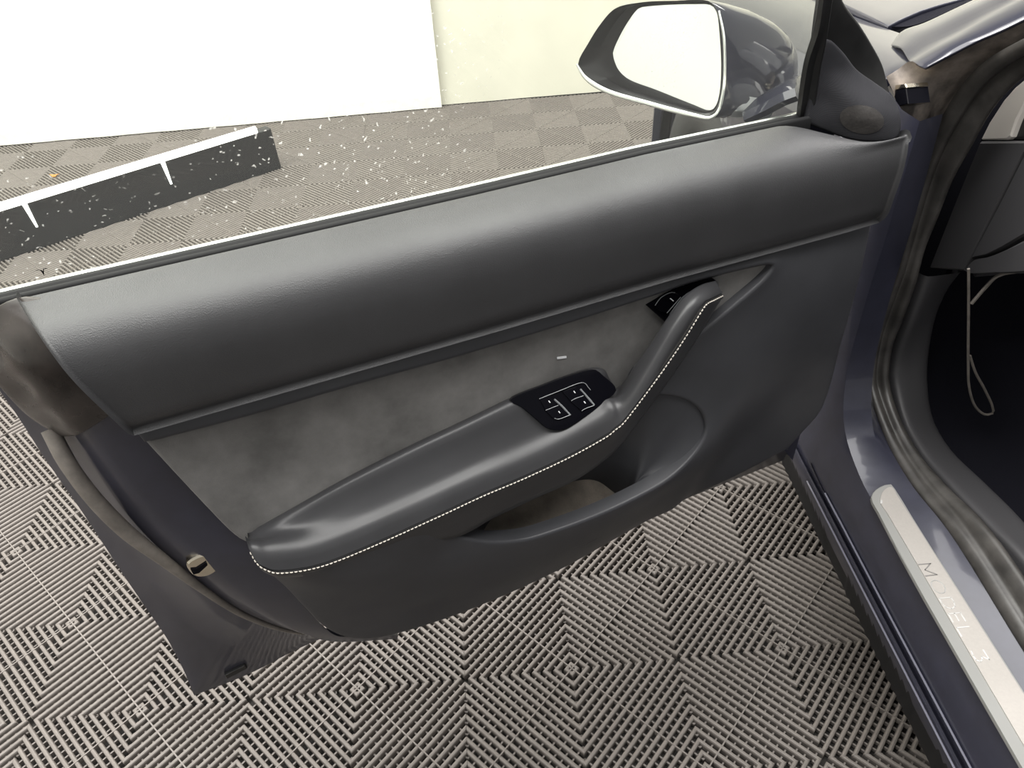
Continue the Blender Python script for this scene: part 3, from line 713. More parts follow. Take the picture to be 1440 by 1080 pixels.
V, F = ext(-0.66, 0.345, [(0.925, -.0695), (0.951, -.0697), (0.9530, -.0702), (0.9530, -.0712), (0.94, -.0714)], dv=belt_dv)
mesh_obj('outer_belt_seal', V, F, M['skirt'], door, sharp=60, label='black lip seal against the outside of the glass')
# pane leaning inward towards its top
glass_w = lambda v: -0.063 + (v - 0.97) * 0.22
ga = np.array([to_uvw(D(1128, 171, -.063)), to_uvw(D(1141, 88, -.05)), to_uvw(D(1152, 41, -.042)), to_uvw(D(1160, 0, -.036)), to_uvw(D(1166, -40, -.03))])
vs = np.r_[0.95, np.linspace(0.965, 1.36, 14)]; rows = []
for v in vs:
    uf = np.interp(v, ga[:, 1], ga[:, 0]) if v < ga[-1, 1] else ga[-1, 0] - (v - ga[-1, 1]) * 0.75
    ur = -0.75 + max(0, v - 1.0) * 0.3
    rows.append(np.array([duv(u, v, glass_w(v)) for u in np.linspace(ur, max(uf, ur + 0.1), 30)]))
V, F = grid(rows); pane = mesh_obj('window_glass', V, F, M['glass'], door, label='clear front side window with dried water spots')
# maker's mark and small print etched on the lower rear corner of the pane
gn = W * 1.0 - Zv * 0.22; gn /= np.linalg.norm(gn)
gp = lambda x, y, off=0.0008: plane_hit(x, y, duv(0, 0.97, -0.063) + gn * off, gn)
gz = lambda x, y: (x * 140 / 1440, 360 + y * 70 / 720)
logo = [(515, 215), (545, 203), (580, 205), (612, 222), (622, 185), (650, 178), (690, 178), (660, 188), (640, 200), (638, 290), (612, 235), (575, 205), (545, 207)]
lg = [[(510, 218), (545, 202), (580, 204), (575, 208), (545, 208)], [(575, 206), (600, 205), (618, 222), (612, 240)], [(608, 238), (622, 214), (634, 215), (640, 290)], [(622, 216), (624, 186), (640, 182), (634, 220)], [(636, 184), (655, 176), (692, 180), (660, 186)]]
parts = [prism(np.array([gp(*gz(*q)) for q in poly]), gn * -0.0003) for poly in lg]
V, F = join(parts); mesh_obj('maker_mark', V, F, M['black_gloss'], door, smooth=False, label='small dark T shaped emblem on the glass')
parts = []
for row, (xa, ya, xb, yb) in enumerate([(230, 445, 960, 285), (375, 470, 915, 350)]):
    nch = 46 if row == 0 else 34
    for i in range(nch):
        if random.random() < 0.14: continue
        t = i / nch; x = xa + (xb - xa) * t; y = ya + (yb - ya) * t; ww_ = (xb - xa) / nch * random.uniform(0.35, 0.7); hh = random.uniform(10, 18)
        parts.append(prism(np.array([gp(*gz(x, y)), gp(*gz(x + ww_, y - ww_ * 0.2)), gp(*gz(x + ww_, y + hh * 0.9)), gp(*gz(x, y + hh))]), gn * -0.0002))
V, F = join(parts); o = mesh_obj('glass_print', V, F, M['icon_dim'], door, smooth=False, label='tiny rows of glass marking print'); o['kind'] = 'stuff'

#SECTION SAIL
ch = [DP([(1119, 171, -.052), (1131, 88, -.046), (1145, 41, -.040), (1152, 0, -.036), (1158, -40, -.032)]),
      DP([(1124, 171, -.046), (1137, 88, -.040), (1151, 45, -.034), (1158, 0, -.030), (1164, -40, -.026)]),
      DP([(1131, 171, -.046), (1146, 88, -.041), (1155, 56, -.036), (1163, 0, -.032), (1169, -40, -.028)]),
      DP([(1139, 172, -.040), (1152, 95, -.038), (1160, 58, -.034), (1170, 0, -.032), (1175, -40, -.03)])]
V, F = grid([cr(c_, 26) for c_ in ch])
if np.dot(vnormals(V, F)[40], W) < 0: F = [f[::-1] for f in F]
mesh_obj('window_channel', *rim(V, F, 0.002, 0.02), M['black_rubber'], door, label='black rubber window channel')
segs = [[(1158, 66, -.058), (1163, 30, -.056), (1168, 0, -.055), (1172, -30, -.055)],
        [(1172, -30, -.055), (1185, 8, -.058), (1207, 38, -.062), (1226, 68, -.064), (1240, 95, -.062), (1246, 118, -.055), (1252, 146, -.04)],
        [(1252, 146, -.04), (1225, 135, -.05), (1190, 100, -.058), (1158, 66, -.058)]]
V, F = sheet(segs, [], step=0.006, spacing=0.012)
mesh_obj('corner_seal', *rim(V, F, 0.004, 0.012), M['black_rubber'], door, label='large black rubber corner seal behind the speaker cover')
segs = [[(1138, 169, -.036), (1146, 120, -.044), (1158, 62, -.050)],
        [(1158, 62, -.050), (1163, 60, -.050), (1168, 62, -.048), (1181, 75, -.044), (1201, 98, -.034), (1232, 120, -.015), (1250, 134, .0), (1259, 148, .010), (1263, 161, .018), (1262.5, 187, .026), (1257, 193.5, .026)],
        [(1257, 193.5, .026), (1242, 196, .020), (1212, 195.5, .006), (1187, 190, -.010), (1161, 180, -.026), (1138, 169, -.036)]]
V, F = sheet(segs, [(1190, 140, -.018), (1220, 160, .004), (1165, 140, -.034), (1180, 100, -.040)], step=0.005, spacing=0.006)
Vs, Fs = V, F
mesh_obj('speaker_cover', *rim(V, F, 0.004, 0.010), M['mesh_cloth'], door, label='dark woven triangular speaker cover')
bv = bvh_of(Vs, Fs); el = [(1212 + 31 * math.cos(a), 168 + 20 * math.sin(a) + 3 * math.cos(a)) for a in np.linspace(0, 2 * math.pi, 28, endpoint=False)]
outer = drape(bv, el, 0.0006); ctr = drape(bv, [(1212, 168)], 0.0022)[0]
rings = [outer] + [drape(bv, [(1212 + (x - 1212) * k, 168 + (y - 168) * k) for x, y in el], 0.0006 + 0.0012 * (1 - k)) for k in (0.75, 0.5, 0.25)]
V, F = grid(rings, closed=True); V = np.vstack([V, ctr]); n = 28
F += [(3 * n + i, 3 * n + (i + 1) % n, 4 * n) for i in range(n)]
mesh_obj('tweeter_grille', V, F, M['tweeter'], door, label='faint brownish oval tweeter behind the cloth')

#SECTION MIRROR
mn = -0.80 * U + 0.23 * Zv + 0.60 * W; mn /= np.linalg.norm(mn)
mc = D(935, 85, -0.17)
mp = lambda x, y, off=0.0: plane_hit(x, y, mc + mn * off, mn)
rim_px = [(812, 91), (827, 60), (845, 32), (865, 11), (900, 2.5), (950, 0), (1000, 1), (1011, 15), (1018, 50), (1019.5, 100), (1017, 130), (1010, 155), (1000, 165), (975, 161.5), (912, 145), (850, 126), (822, 108)]
gl_px = [(862, 75), (872, 50), (887, 25), (898, 12), (912, 9), (975, 6), (1000, 7.5), (1007, 15), (1012, 50), (1014, 100), (1011, 135), (1005, 152), (997, 155), (975, 147), (925, 127), (882, 110), (869, 97), (864, 85)]
NM = 72
rimc = cr(np.array([mp(*p) for p in rim_px]), NM, closed=True)
glc = cr(np.array([mp(x, y, -0.014) for x, y in gl_px]), NM, closed=True)
# start both loops at the same corner
k0 = np.argmin(np.linalg.norm(glc - mp(866, 60, -0.014), axis=1)); k1 = np.argmin(np.linalg.norm(rimc - mp(825, 64), axis=1))
glc = np.roll(glc, -k0, 0); rimc = np.roll(rimc, -k1, 0)
cen = rimc.mean(0); back = -mn
bdir = D(1098, 100, -0.235) - cen; blen = np.linalg.norm(bdir); bdir /= blen
def ring(c, s, d, sh=0.0): return cen + (c - cen) * s + bdir * d + Zv * sh
body = [ring(rimc, 0.985, -0.001), ring(rimc, 1.0, 0.004), ring(rimc, 0.995, blen * .12), ring(rimc, 0.96, blen * .3), ring(rimc, 0.87, blen * .5), ring(rimc, 0.73, blen * .68), ring(rimc, 0.55, blen * .84), ring(rimc, 0.33, blen * .95), ring(rimc, 0.12, blen)]
V, F = grid(body, closed=True); F.append(tuple(range(len(V) - NM, len(V))))
def fixn(V, F, c):
    N = vnormals(V, F); s = np.sum(N * (V - c)); return [f[::-1] for f in F] if s < 0 else F
zA, zB = mp(1019, 130)[2], D(1112, 110, -0.235)[2]
for k in range(2, len(body)):
    t = min(1.0, np.dot(body[k].mean(0) - cen, bdir) / blen); q_ = V[k * NM:(k + 1) * NM]
    zl = zA + (zB - zA) * t - 0.05 * max(0.0, 1 - t / 0.4); q_[:, 2] = np.where(q_[:, 2] < zl, zl + (q_[:, 2] - zl) * 0.06, q_[:, 2])
F = fixn(V, F, cen + bdir * 0.05)
mesh_obj('mirror_housing', V, F, M['paint'], door, label='dark blue wing mirror shell', sharp=50)
glr = glc + mn * 0.004
bez = [ring(rimc, 0.985, -0.001), ring(rimc, 0.955, 0.002), rimc * 0.55 + glr * 0.45 - mn * 0.008, rimc * 0.15 + glr * 0.85 - mn * 0.004, glr - mn * 0.004, glr - mn * 0.008]
V, F = grid(bez, closed=True); mesh_obj('mirror_bezel', V, F, M['bezel'], door, label='black recess around the mirror glass', sharp=50)
low = rimc[[i for i in range(NM)]]
# bright lower rim
iL = np.argmin(np.linalg.norm(rimc - mp(812, 91), axis=1)); 
tr_px = [(811, 90), (822, 108), (850, 126.5), (912, 145.5), (975, 162), (1000, 165.5), (1010, 156), (1017, 130), (1019.5, 100), (1018, 50), (1011, 15)]
V, F = tube(cr(np.array([mp(x, y, 0.001) for x, y in tr_px]), 60), np.interp(np.linspace(0, 1, 60), [0, 0.1, 0.5, 0.62, 1], [0.0012, 0.003, 0.003, 0.002, 0.0012]), 8)
mesh_obj('mirror_trim', V, F, M['silver'], door, label='pale silver edge strip of the mirror')
V = np.vstack([glc + mn * 0.0, [glc.mean(0) + mn * 0.001]]); F = [(i, (i + 1) % NM, NM) for i in range(NM)]
N = vnormals(V, F)
if np.dot(N[NM], mn) < 0: F = [f[::-1] for f in F]
mesh_obj('mirror_glass', V, F, M['mirror'], door, label='mirror glass reflecting the bright studio')
# base and arm under the shell
b0 = cr(np.array([mp(*p, -0.004) for p in [(1018, 132), (1012, 155), (1002, 164), (980, 161)]]), 20)
bs = [b0, b0 + bdir * 0.03, b0 * 0.9 + b0.mean(0) * 0.1 + bdir * 0.07, b0 * 0.75 + b0.mean(0) * 0.25 + bdir * 0.10 + W * 0.01]
V, F = grid(bs); mesh_obj('mirror_base', V, F, M['silver'], door, label='pale lower part of the mirror')
pa, pb = b0.mean(0) + bdir * 0.07, duv(0.345, 0.985, -0.085)
path = cr(np.array([pa, pa * 0.6 + pb * 0.4 - Zv * 0.004, pa * 0.25 + pb * 0.75 - Zv * 0.006, pb - Zv * 0.01]), 20)
V, F = sweep(path, [(-0.03, 0), (-0.024, 0.008), (0.0, 0.011), (0.024, 0.008), (0.03, 0), (0.024, -0.008), (0, -0.011), (-0.024, -0.008)], closed=True)
mesh_obj('mirror_arm', V, F, M['paint'], door, label='mirror arm joining the door')

#SECTION BODY SIDE
def ringc(pts, n=80): return cr(np.array(pts), n)
def X(pts, x): return [atx(a, b2, x) for a, b2 in pts]
# painted sill and jamb: curves run from the rear of the opening forward, then up the pillar
N_ = 90
k_out0 = ringc([(.505, -1.1, .155), (.503, -.5, .155), (.500, .1, .155), (.500, .30, .16), (.50, .42, .17), (.50, .48, .30), (.50, .47, .6), (.50, .45, .90)], N_)
kB = ringc([(.470, -1.1, .245), (.469, -.4, .245), (.468, .1, .245), (.467, .28, .25), (.464, .38, .27), (.46, .42, .40), (.455, .40, .65), (.455, .38, .90)], N_)
kB2 = kB + np.array([.004, 0, .010]); kB3 = kB + np.array([.010, -.002, .004]); 
kC = ringc([(.476, -1.1, .275), (.475, -.4, .272), (.475, .05, .270), (.475, .20, .275), (.475, .30, .31), (.474, .345, .42), (.470, .335, .62), (.470, .315, .80), (.470, .31, .93)], N_)
kD = ringc([(.488, -1.1, .318), (.488, -.4, .318), (.488, .0, .318), (.488, .14, .32), (.487, .235, .36), (.483, .272, .46), (.480, .268, .60), (.478, .262, .76), (.478, .262, .91)], N_)
kE = ringc([(.500, -1.1, .348), (.500, -.4, .348), (.500, .0, .348), (.500, .10, .350), (.500, .185, .385), (.500, .225, .46), (.498, .235, .58), (.496, .236, .74), (.496, .243, .90)], N_)
kF = ringc([(.545, -1.1, .352), (.545, -.4, .352), (.545, .0, .352), (.545, .09, .354), (.545, .175, .388), (.545, .225, .47), (.543, .245, .60), (.540, .250, .76), (.538, .262, .90)], N_)
seal_px = [(1500, 1005), (1440, 917), (1336, 750), (1281, 680), (1247, 621), (1226, 565), (1217, 528), (1224, 491), (1233, 454), (1247, 410), (1260, 375), (1272, 335), (1284, 290), (1296, 240), (1312, 195)]
kG = ringc([(.572, -1.1, .360), (.572, -.5, .360)] + X(seal_px[1:], .572), N_)
V, F = grid([k_out0, kB, kB2, kB3, kC, kD, kE, kF, kG])
for f in F[:1]: pass
if vnormals(V, F)[len(kC) * 6 + 20][2] < 0: F = [f[::-1] for f in F]
sill = mesh_obj('sill', V, F, M['jamb_paint'], car, sharp=45, label='dark blue painted door sill and front jamb')
# two bright edge lines of the rocker flange and its black rubber skirt
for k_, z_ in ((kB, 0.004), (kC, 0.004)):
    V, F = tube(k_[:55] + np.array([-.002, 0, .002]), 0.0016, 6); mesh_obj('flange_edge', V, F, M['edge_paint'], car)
V, F = grid([kB3[:58] + np.array([0, 0, .001]), (kB3 * .5 + kC * .5)[:58] + np.array([.004, 0, -.004]), kC[:58] + np.array([-.0015, 0, .0005])]); 
if vnormals(V, F)[30][2] < 0: F = [f[::-1] for f in F]
mesh_obj('flange_seal', V, F, M['black_rubber'], car)
ys = np.linspace(-1.1, 0.36, 150); sk = []
for a, b2 in ((.474, .244), (.488, .20), (.500, .155), (.506, .115)):
    sk.append(np.stack([a - 0.0025 * (np.sin(ys * 2 * math.pi / 0.019) > 0.4) * (1 if b2 < .24 else 0), ys, np.full_like(ys, b2)], 1))
V, F = grid(sk); mesh_obj('rocker_skirt', *rim(V, F, 0.002, 0.02), M['skirt'], car, sharp=30, label='ribbed black plastic skirt under the sill')

# sill plate
pl_px = [(1222, 705), (1225, 697), (1234, 688), (1245, 681), (1252, 680), (1262, 694), (1300, 755)]
def plate(px_, z, grow=0): return [atz(a, b2, z) for a, b2 in px_]
zP = 0.3575
head = cr(np.array(plate([(1300, 841), (1262, 772), (1236, 722), (1225, 700), (1231, 689), (1243, 682), (1252, 680), (1262, 693), (1285, 730), (1330, 800)], zP)), 40)
edge = np.vstack([[(head[0][0] - .003, -1.0, zP)], head, [(.548, -1.0, zP)]])
V, F = prism(edge, np.array([0, 0, -.006]), 0.0012); plate_o = mesh_obj('sill_plate', V, F, M['plate_edge'], car, label='silver sill plate with engraved lettering', sharp=30)
ctr = np.array([0.0, -0.2, 0])
inner = np.vstack([[(.4975, -1.0, zP + .0012)], cr(np.array(plate([(1248, 722), (1238, 706), (1240, 694), (1247, 686), (1254, 684.5), (1262, 697)], zP + .0012)), 24), [(.5455, -1.0, zP + .0012)]])
V, F = prism(inner, np.array([0, 0, -.002]), 0.0006); mesh_obj('plate_face', V, F, M['brushed'], plate_o, sharp=30, label='brushed aluminium face')
# lettering, one mesh per character: reads towards the rear, tops towards the cabin
ta = atz(1300, 793, zP + .0015); tb = atz(1383, 930, zP + .0015)
tlen = np.linalg.norm(tb - ta); rd = (tb - ta) / tlen; upv = np.cross(Zv, rd); 
if upv[0] < 0: upv = -upv
H = 0.0175
glyphs = [(0.00, 0.13, [[(0, 0), (0.02, 1), (0.5, 0.25), (0.98, 1), (1, 0)]]),
          (0.185, 0.14, [[(0.5 + 0.5 * math.cos(a), 0.5 + 0.5 * math.sin(a)) for a in np.linspace(0, 2 * math.pi, 25)]]),
          (0.375, 0.115, [[(0, 0), (0, 1), (0.45, 1), (0.8, 0.88), (1, 0.5), (0.8, 0.12), (0.45, 0), (0, 0)]]),
          (0.535, 0.085, [[(1, 1), (0, 1), (0, 0), (1, 0)], [(0, 0.5), (0.92, 0.5)]]),
          (0.675, 0.085, [[(0, 1), (0, 0), (1, 0)]]),
          (0.90, 0.10, [[(0, 1), (0.9, 1), (0.55, 0.58), (0.85, 0.5), (1, 0.25), (0.8, 0.02), (0.4, 0), (0, 0.05)]])]
base = ta - upv * H * 0.5
for gi, (x0, wd, strokes) in enumerate(glyphs):
    parts = []
    for s in strokes:
        P = np.array([base + rd * (x0 + wd * a) * tlen + upv * H * b2 for a, b2 in s])
        if len(s) > 12: P = P
        for a, b2 in zip(P[:-1], P[1:]):
            d = b2 - a; d /= np.linalg.norm(d); sd = np.cross(Zv, d) * 0.0008
            a2, b3 = a - d * 0.0004, b2 + d * 0.0004
            parts.append(prism(np.array([a2 + sd, a2 - sd, b3 - sd, b3 + sd]) + Zv * 0.0002, Zv * -0.0006))
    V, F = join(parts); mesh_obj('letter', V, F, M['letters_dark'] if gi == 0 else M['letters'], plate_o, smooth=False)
# little sensor bump on the plate head
V, F = prism(np.array([atz(1238, 703, zP + .002), atz(1241, 703, zP + .002), atz(1241, 708, zP + .002), atz(1238, 708, zP + .002)]), Zv * -.002); mesh_obj('plate_mark', V, F, M['letters'], plate_o, smooth=False)

# rubber door seal sweeping from the sill up the pillar
sealR_px = [(1500, 850), (1395, 750), (1330, 683), (1292, 639), (1264, 588), (1248, 535), (1251, 491), (1266, 450), (1284, 400), (1297, 350), (1318, 300), (1338, 250), (1367, 198), (1393, 150), (1425, 112), (1465, 80)]
seal_out = [(1440, 917), (1336, 750), (1281, 680), (1247, 621), (1226, 565), (1217, 528), (1224, 491), (1233, 454), (1247, 410), (1260, 375), (1272, 335), (1284, 290), (1296, 240), (1312, 195), (1340, 140), (1380, 92), (1460, 45)]
sA = ringc([(.572, -1.1, .358), (.572, -.5, .358)] + X(seal_out, .572), 120)
sB = ringc([(.612, -1.1, .362), (.612, -.5, .362)] + X(sealR_px[1:], .612), 120)
secs = []
for a, b2 in zip(sA, sB):
    inw = np.array([0, -0.55, 0.83]); cc = np.array([0.5, -0.45, 0.62])
    mid = (a + b2) / 2; toc = np.array([0, -0.35, 0.72]) - np.array([0, mid[1], mid[2]]); toc[0] = 0; toc /= np.linalg.norm(toc)
    secs.append(cr(np.array([a - toc * 0.002, a + toc * 0.006, a * .75 + b2 * .25 + toc * 0.010, a * .58 + b2 * .42 + toc * 0.004, a * .42 + b2 * .58 + toc * 0.013, a * .2 + b2 * .8 + toc * 0.016, b2 + toc * 0.004, b2 - toc * 0.012]), 18))
V, F = grid(secs)
if vnormals(V, F)[18 * 20 + 9][2] < 0: F = [f[::-1] for f in F]
mesh_obj('door_seal', V, F, M['seal_rubber'], car, sharp=60, label='dusty black rubber door seal with a double bulb')
# gap channel and inner trim
tL_px = [(1440, 788), (1388, 735), (1335, 680), (1299, 639), (1272, 594), (1257, 545), (1254, 522), (1263, 488), (1279, 450), (1300, 388)]
tR_px = [(1500, 790), (1440, 735), (1385, 680), (1336, 632), (1312, 590), (1304, 545), (1305, 500), (1316, 445), (1334, 405), (1352, 382)]
tL = ringc([(.632, -1.1, .382), (.632, -.5, .382)] + X(tL_px, .632), 80)
tR = ringc([(.70, -1.1, .375), (.70, -.5, .375)] + X(tR_px[1:], .70), 80)
gapc = ringc([(.628, -1.1, .345), (.628, -.5, .345)] + [p + np.array([0, .02, -.022]) for p in X(tL_px, .630)], 80)
gapd = ringc([(.600, -1.1, .345), (.600, -.5, .345)] + [p + np.array([0, .03, -.022]) for p in X([(1395, 750), (1345, 700), (1310, 665), (1285, 635), (1262, 590), (1248, 540), (1246, 500), (1255, 440), (1272, 380), (1290, 330)], .605)], 80)
V, F = grid([gapd, gapc]); mesh_obj('seal_channel', V, F, M['black_rubber'], car)
mids = []
for a, b2 in zip(tL, tR):
    toc = np.array([0, -0.35, 0.72]) - np.array([0, a[1], a[2]]); toc[0] = 0; toc /= np.linalg.norm(toc)
    mids.append(cr(np.array([a - toc * .03 - [.004, 0, 0], a - toc * .004, a + toc * .0, a * .92 + b2 * .08 + toc * .004, a * .5 + b2 * .5 + toc * .004, b2, b2 - toc * .03 + [.01, 0, 0]]), 16))
V, F = grid(mids)
if vnormals(V, F)[16 * 20 + 8][2] < 0: F = [f[::-1] for f in F]
mesh_obj('kick_trim', V, F, M['dash'], car, sharp=60, label='matt black inner sill and kick panel')

# dashboard end
def xp(pts, x): return np.array([atx(a, b2, x) for a, b2 in pts])
V, F = prism(xp([(1378, 199), (1345, 278), (1307, 377), (1354, 381), (1363, 364), (1400, 290), (1440, 212), (1460, 199)], .655), np.array([.25, 0, 0]), 0.003)
dash = mesh_obj('dashboard', V, F, M['dash'], car, sharp=30, label='black end of the dashboard')
V, F = prism(xp([(1365, 363), (1402, 291), (1442, 214), (1500, 214), (1500, 300), (1440, 331), (1407, 349), (1385, 359)], .657), np.array([.25, 0, 0]), 0.003)
mesh_obj('side_cover', V, F, M['dash'], dash, sharp=30)
V, F = prism(cr(xp([(1356, 382), (1366, 367), (1386, 362), (1409, 353), (1442, 336), (1520, 300), (1520, 386), (1440, 385), (1400, 384)], .650), 60, closed=True), np.array([.3, 0, 0]), 0.004)
mesh_obj('knee_panel', V, F, M['dash'], dash, sharp=30)
V, F = prism(xp([(1379, 197), (1390, 174), (1410, 141), (1425, 124), (1460, 94), (1460, 110), (1442, 142), (1428, 171), (1420, 193), (1415, 197)], .66), np.array([.2, 0, 0]), 0.003)
mesh_obj('pale_trim', V, F, M['white_trim'], dash, sharp=30, label='pale grey dash trim strip')
V, F = prism(xp([(1419, 197), (1424, 193), (1432, 172), (1446, 142), (1480, 142), (1480, 197)], .67), np.array([.2, 0, 0]), 0.002)
mesh_obj('vent_end', V, F, M['black_rubber'], dash, sharp=30)
pr2 = cr(np.array([(.30, .60), (.27, .68), (.27, .78), (.31, .87), (.42, .915), (.60, .925)]), 20)
V, F = grid([np.array([(x, y, z) for y, z in pr2]) for x in np.linspace(.72, 1.7, 12)])
if vnormals(V, F)[20 * 5 + 15][2] < 0: F = [f[::-1] for f in F]
mesh_obj('dash_top', *rim(V, F, 0.004, 0.02), M['dash'], dash, sharp=60)
# filler below the A-pillar seal, behind everything, keeps daylight out
V, F = prism(xp([(1288, 175), (1250, 300), (1200, 470), (1225, 560), (1262, 600), (1295, 430), (1330, 384), (1360, 300), (1379, 198), (1460, 96), (1500, 20), (1440, 40), (1340, 110)], .70), np.array([.02, 0, 0]))
mesh_obj('pillar_filler', V, F, M['carpet'], car, smooth=False)

# footwell
xs = [.69, 1.55]
ft = [[(x, y, z) for x in np.linspace(.69, 1.55, 6)] for y, z in ((-1.1, .26), (-.3, .26), (.10, .26), (.32, .30), (.46, .42), (.52, .60), (.50, .80))]
V, F = grid([np.array(r) for r in ft])
if vnormals(V, F)[8][2] < 0: F = [f[::-1] for f in F]
mesh_obj('footwell_carpet', V, F, M['carpet'], car, label='black carpet in the footwell')
V, F = grid([np.array([(1.55, y, z) for y in np.linspace(-1.1, .55, 5)]) for z in (.2, 1.0)]); mesh_obj('console_side', V, F, M['carpet'], car)
lp1 = [(1362, 378), (1362, 430), (1361.5, 510), (1363, 545), (1372, 572), (1386, 583), (1396, 581), (1396, 573), (1384, 546), (1372, 524), (1364, 500)]
V, F = tube(cr(np.array([aty(a, b2, .22) for a, b2 in lp1]), 70), 0.0022, 6); mesh_obj('mat_edge', V, F, M['strip_rubber'], car, label='thin brown edging loop in the footwell')
V, F = tube(cr(np.array([aty(a, b2, .22) for a, b2 in [(1366, 427), (1385, 405), (1400, 390), (1412, 385), (1430, 382)]]), 24), 0.0028, 6); mesh_obj('mat_edge', V, F, M['strip_rubber'], car)

#SECTION PILLAR AND HOOD
def P3(lst): return np.array(lst, float)
# dusty hinge area between fender and seal
hz = [cr(np.vstack([atx(1246, 108, .47), atx(1262, 98, .49), atx(1280, 86, .50), atx(1300, 95, .51), atx(1335, 79, .53), atx(1372, 60, .55), atx(1410, 42, .57), atx(1460, 18, .59)]), 40),
      cr(np.vstack([atx(1258, 135, .485), atx(1275, 120, .50), atx(1296, 112, .52), atx(1318, 108, .54), atx(1345, 95, .555), atx(1380, 75, .57), atx(1415, 55, .58), atx(1460, 32, .60)]), 40),
      cr(np.vstack([atx(1262, 165, .49), atx(1278, 158, .505), atx(1300, 150, .53), atx(1322, 138, .56), atx(1346, 118, .575), atx(1380, 90, .585), atx(1415, 70, .592), atx(1460, 44, .61)]), 40),
      cr(np.vstack([atx(1280, 245, .53), atx(1288, 232, .54), atx(1300, 205, .565), atx(1320, 170, .585), atx(1348, 135, .60), atx(1382, 102, .605), atx(1418, 78, .61), atx(1460, 54, .62)]), 40)]
V, F = grid([cr(np.array([h[i] for h in hz]), 14) for i in range(40)])
if np.dot(vnormals(V, F)[14 * 12 + 6], CAM - V[14 * 12 + 6]) < 0: F = [f[::-1] for f in F]
mesh_obj('hinge_pillar', V, F, M['dusty_paint'], car, sharp=60, label='dust covered hinge area at the pillar foot')
# hinge / check bracket
V, F = prism(xp([(1250, 121), (1273, 118), (1275, 123), (1254, 127)], .485), np.array([.03, 0, 0]), 0.001); hb = mesh_obj('hinge_bracket', V, F, M['chrome'], car, sharp=30, label='shiny bracket by the hinge')
V, F = prism(xp([(1255, 128), (1274, 124), (1277, 146), (1262, 150)], .485), np.array([.03, 0, 0]), 0.001); mesh_obj('bracket_block', V, F, M['black_gloss'], hb, sharp=30)
# A-pillar: bright side strip and face
low_ = P3([atx(1301, 95, .508), atx(1333, 78, .525), atx(1370, 59, .545), atx(1407, 43, .562), atx(1460, 17, .585)])
up_ = P3([atx(1280, 85, .512), atx(1314, 65, .530), atx(1351, 44, .552), atx(1388, 22, .572), atx(1440, -8, .60)])
face_ = P3([atz(1254, 62, .945), atz(1268, 44, .957), atz(1300, 32, .975), atz(1345, 11, 1.0), atz(1385, -8, 1.02), atz(1440, -35, 1.05)])
rows = [cr(low_, 30), cr(low_[:, :] * .8 + up_[:, :] * .2 + np.array([-.0035, 0, .0015]), 30), cr(low_[:, :] * .25 + up_[:, :] * .75 + np.array([-.0025, 0, .0025]), 30), cr(up_, 30), cr(up_, 30) * .5 + cr(face_, 30) * .5 + np.array([0, 0, .006]), cr(face_, 30)]
V, F = grid([cr(np.array([r[i] for r in rows]), 14) for i in range(30)])
if np.dot(vnormals(V, F)[14 * 10 + 6], CAM - V[14 * 10 + 6]) < 0: F = [f[::-1] for f in F]
mesh_obj('front_pillar', *rim(V, F, 0.0015, 0.002), M['paint'], car, sharp=60, label='windscreen pillar reflecting white light')
# dark cowl gap
V, F = grid([cr(np.array([atz(1247, 37.5, .940), atz(1285, 16, .950), atz(1330, 2, .958), atz(1385, -11, .965)]), 24), cr(np.array([atz(1256, 39, .940), atz(1280, 38, .944), atz(1310, 28, .952), atz(1350, 9.5, .966), atz(1390, -8, .975)]), 24)])
mesh_obj('cowl_gap', *rim(V, F, 0.001, 0.001), M['carpet'], car, label='black cowl sliver between bonnet and pillar')
# fender and hood, real body forward of the door (x across, y forward)
def bodyrow(y):
    dz = (-0.055 * ((y - .3) / 1.3) ** 1.5 if y > .3 else 0.0) + 0.028 * max(0.0, 1 - (y - .3) / .4) ** 1.5
    dx = 0.11 * max(0, (y - 1.0) / 0.7) ** 2
    return np.array([(.455 + dx, y, .70 + dz), (.445 + dx, y, .80 + dz), (.455 + dx, y, .862 + dz), (.485 + dx, y, .905 + dz), (.525 + dx, y, .925 + dz), (.567 + dx * .9, y, .935 + dz)])
ysb = np.r_[np.linspace(.335, .6, 12), np.linspace(.63, 1.72, 34)]
arch = lambda y: 0.345 + math.sqrt(max(0, 0.365 ** 2 - (y - 1.06) ** 2)) if abs(y - 1.06) < 0.365 else 0.17
rows = []
for y in ysb:
    br = bodyrow(y); zb = max(arch(y), .17); x_ = br[0][0]
    lowp = np.array([(x_ - .004 + .03 * (zb < .3), y, zb), (x_ - .006, y, zb * .5 + br[0][2] * .5)])
    rows.append(cr(np.vstack([lowp, br]), 24))
V, F = grid(rows)
if np.dot(vnormals(V, F)[24 * 10 + 20], Zv) < 0: F = [f[::-1] for f in F]
V, F = rim(V, F, 0.002, 0.01); mesh_obj('fender', V, F, M['paint'], car, sharp=50, label='front wing ahead of the open door')
rear_h = cr(np.vstack([[.572, .60, .928], atz(1246, 36, .944), atz(1285, 17, .955), atz(1330, 3, .965), atz(1385, -10, .972), [1.0, .62, .985], [1.3, .62, .985]])[1:], 24)
rows = []
for s_ in np.linspace(0, 1.2, 24):
    rr_ = rear_h.copy(); y_ = rr_[:, 1] + s_
    rr_[:, 1] = y_; rr_[:, 2] += -0.055 * np.clip((y_ - .55) / 1.05, 0, 2) ** 1.5 - 0.006 * np.clip(s_ / .3, 0, 1)
    inner = np.array([bodyrow(v)[-1][0] for v in y_]) + .004
    rr_[:, 0] = np.maximum(rr_[:, 0] + (inner[0] - rr_[0, 0]) * np.linspace(1, 0, 24), inner[0])
    rows.append(rr_)
V, F = grid(rows)
if np.dot(vnormals(V, F)[60], Zv) < 0: F = [f[::-1] for f in F]
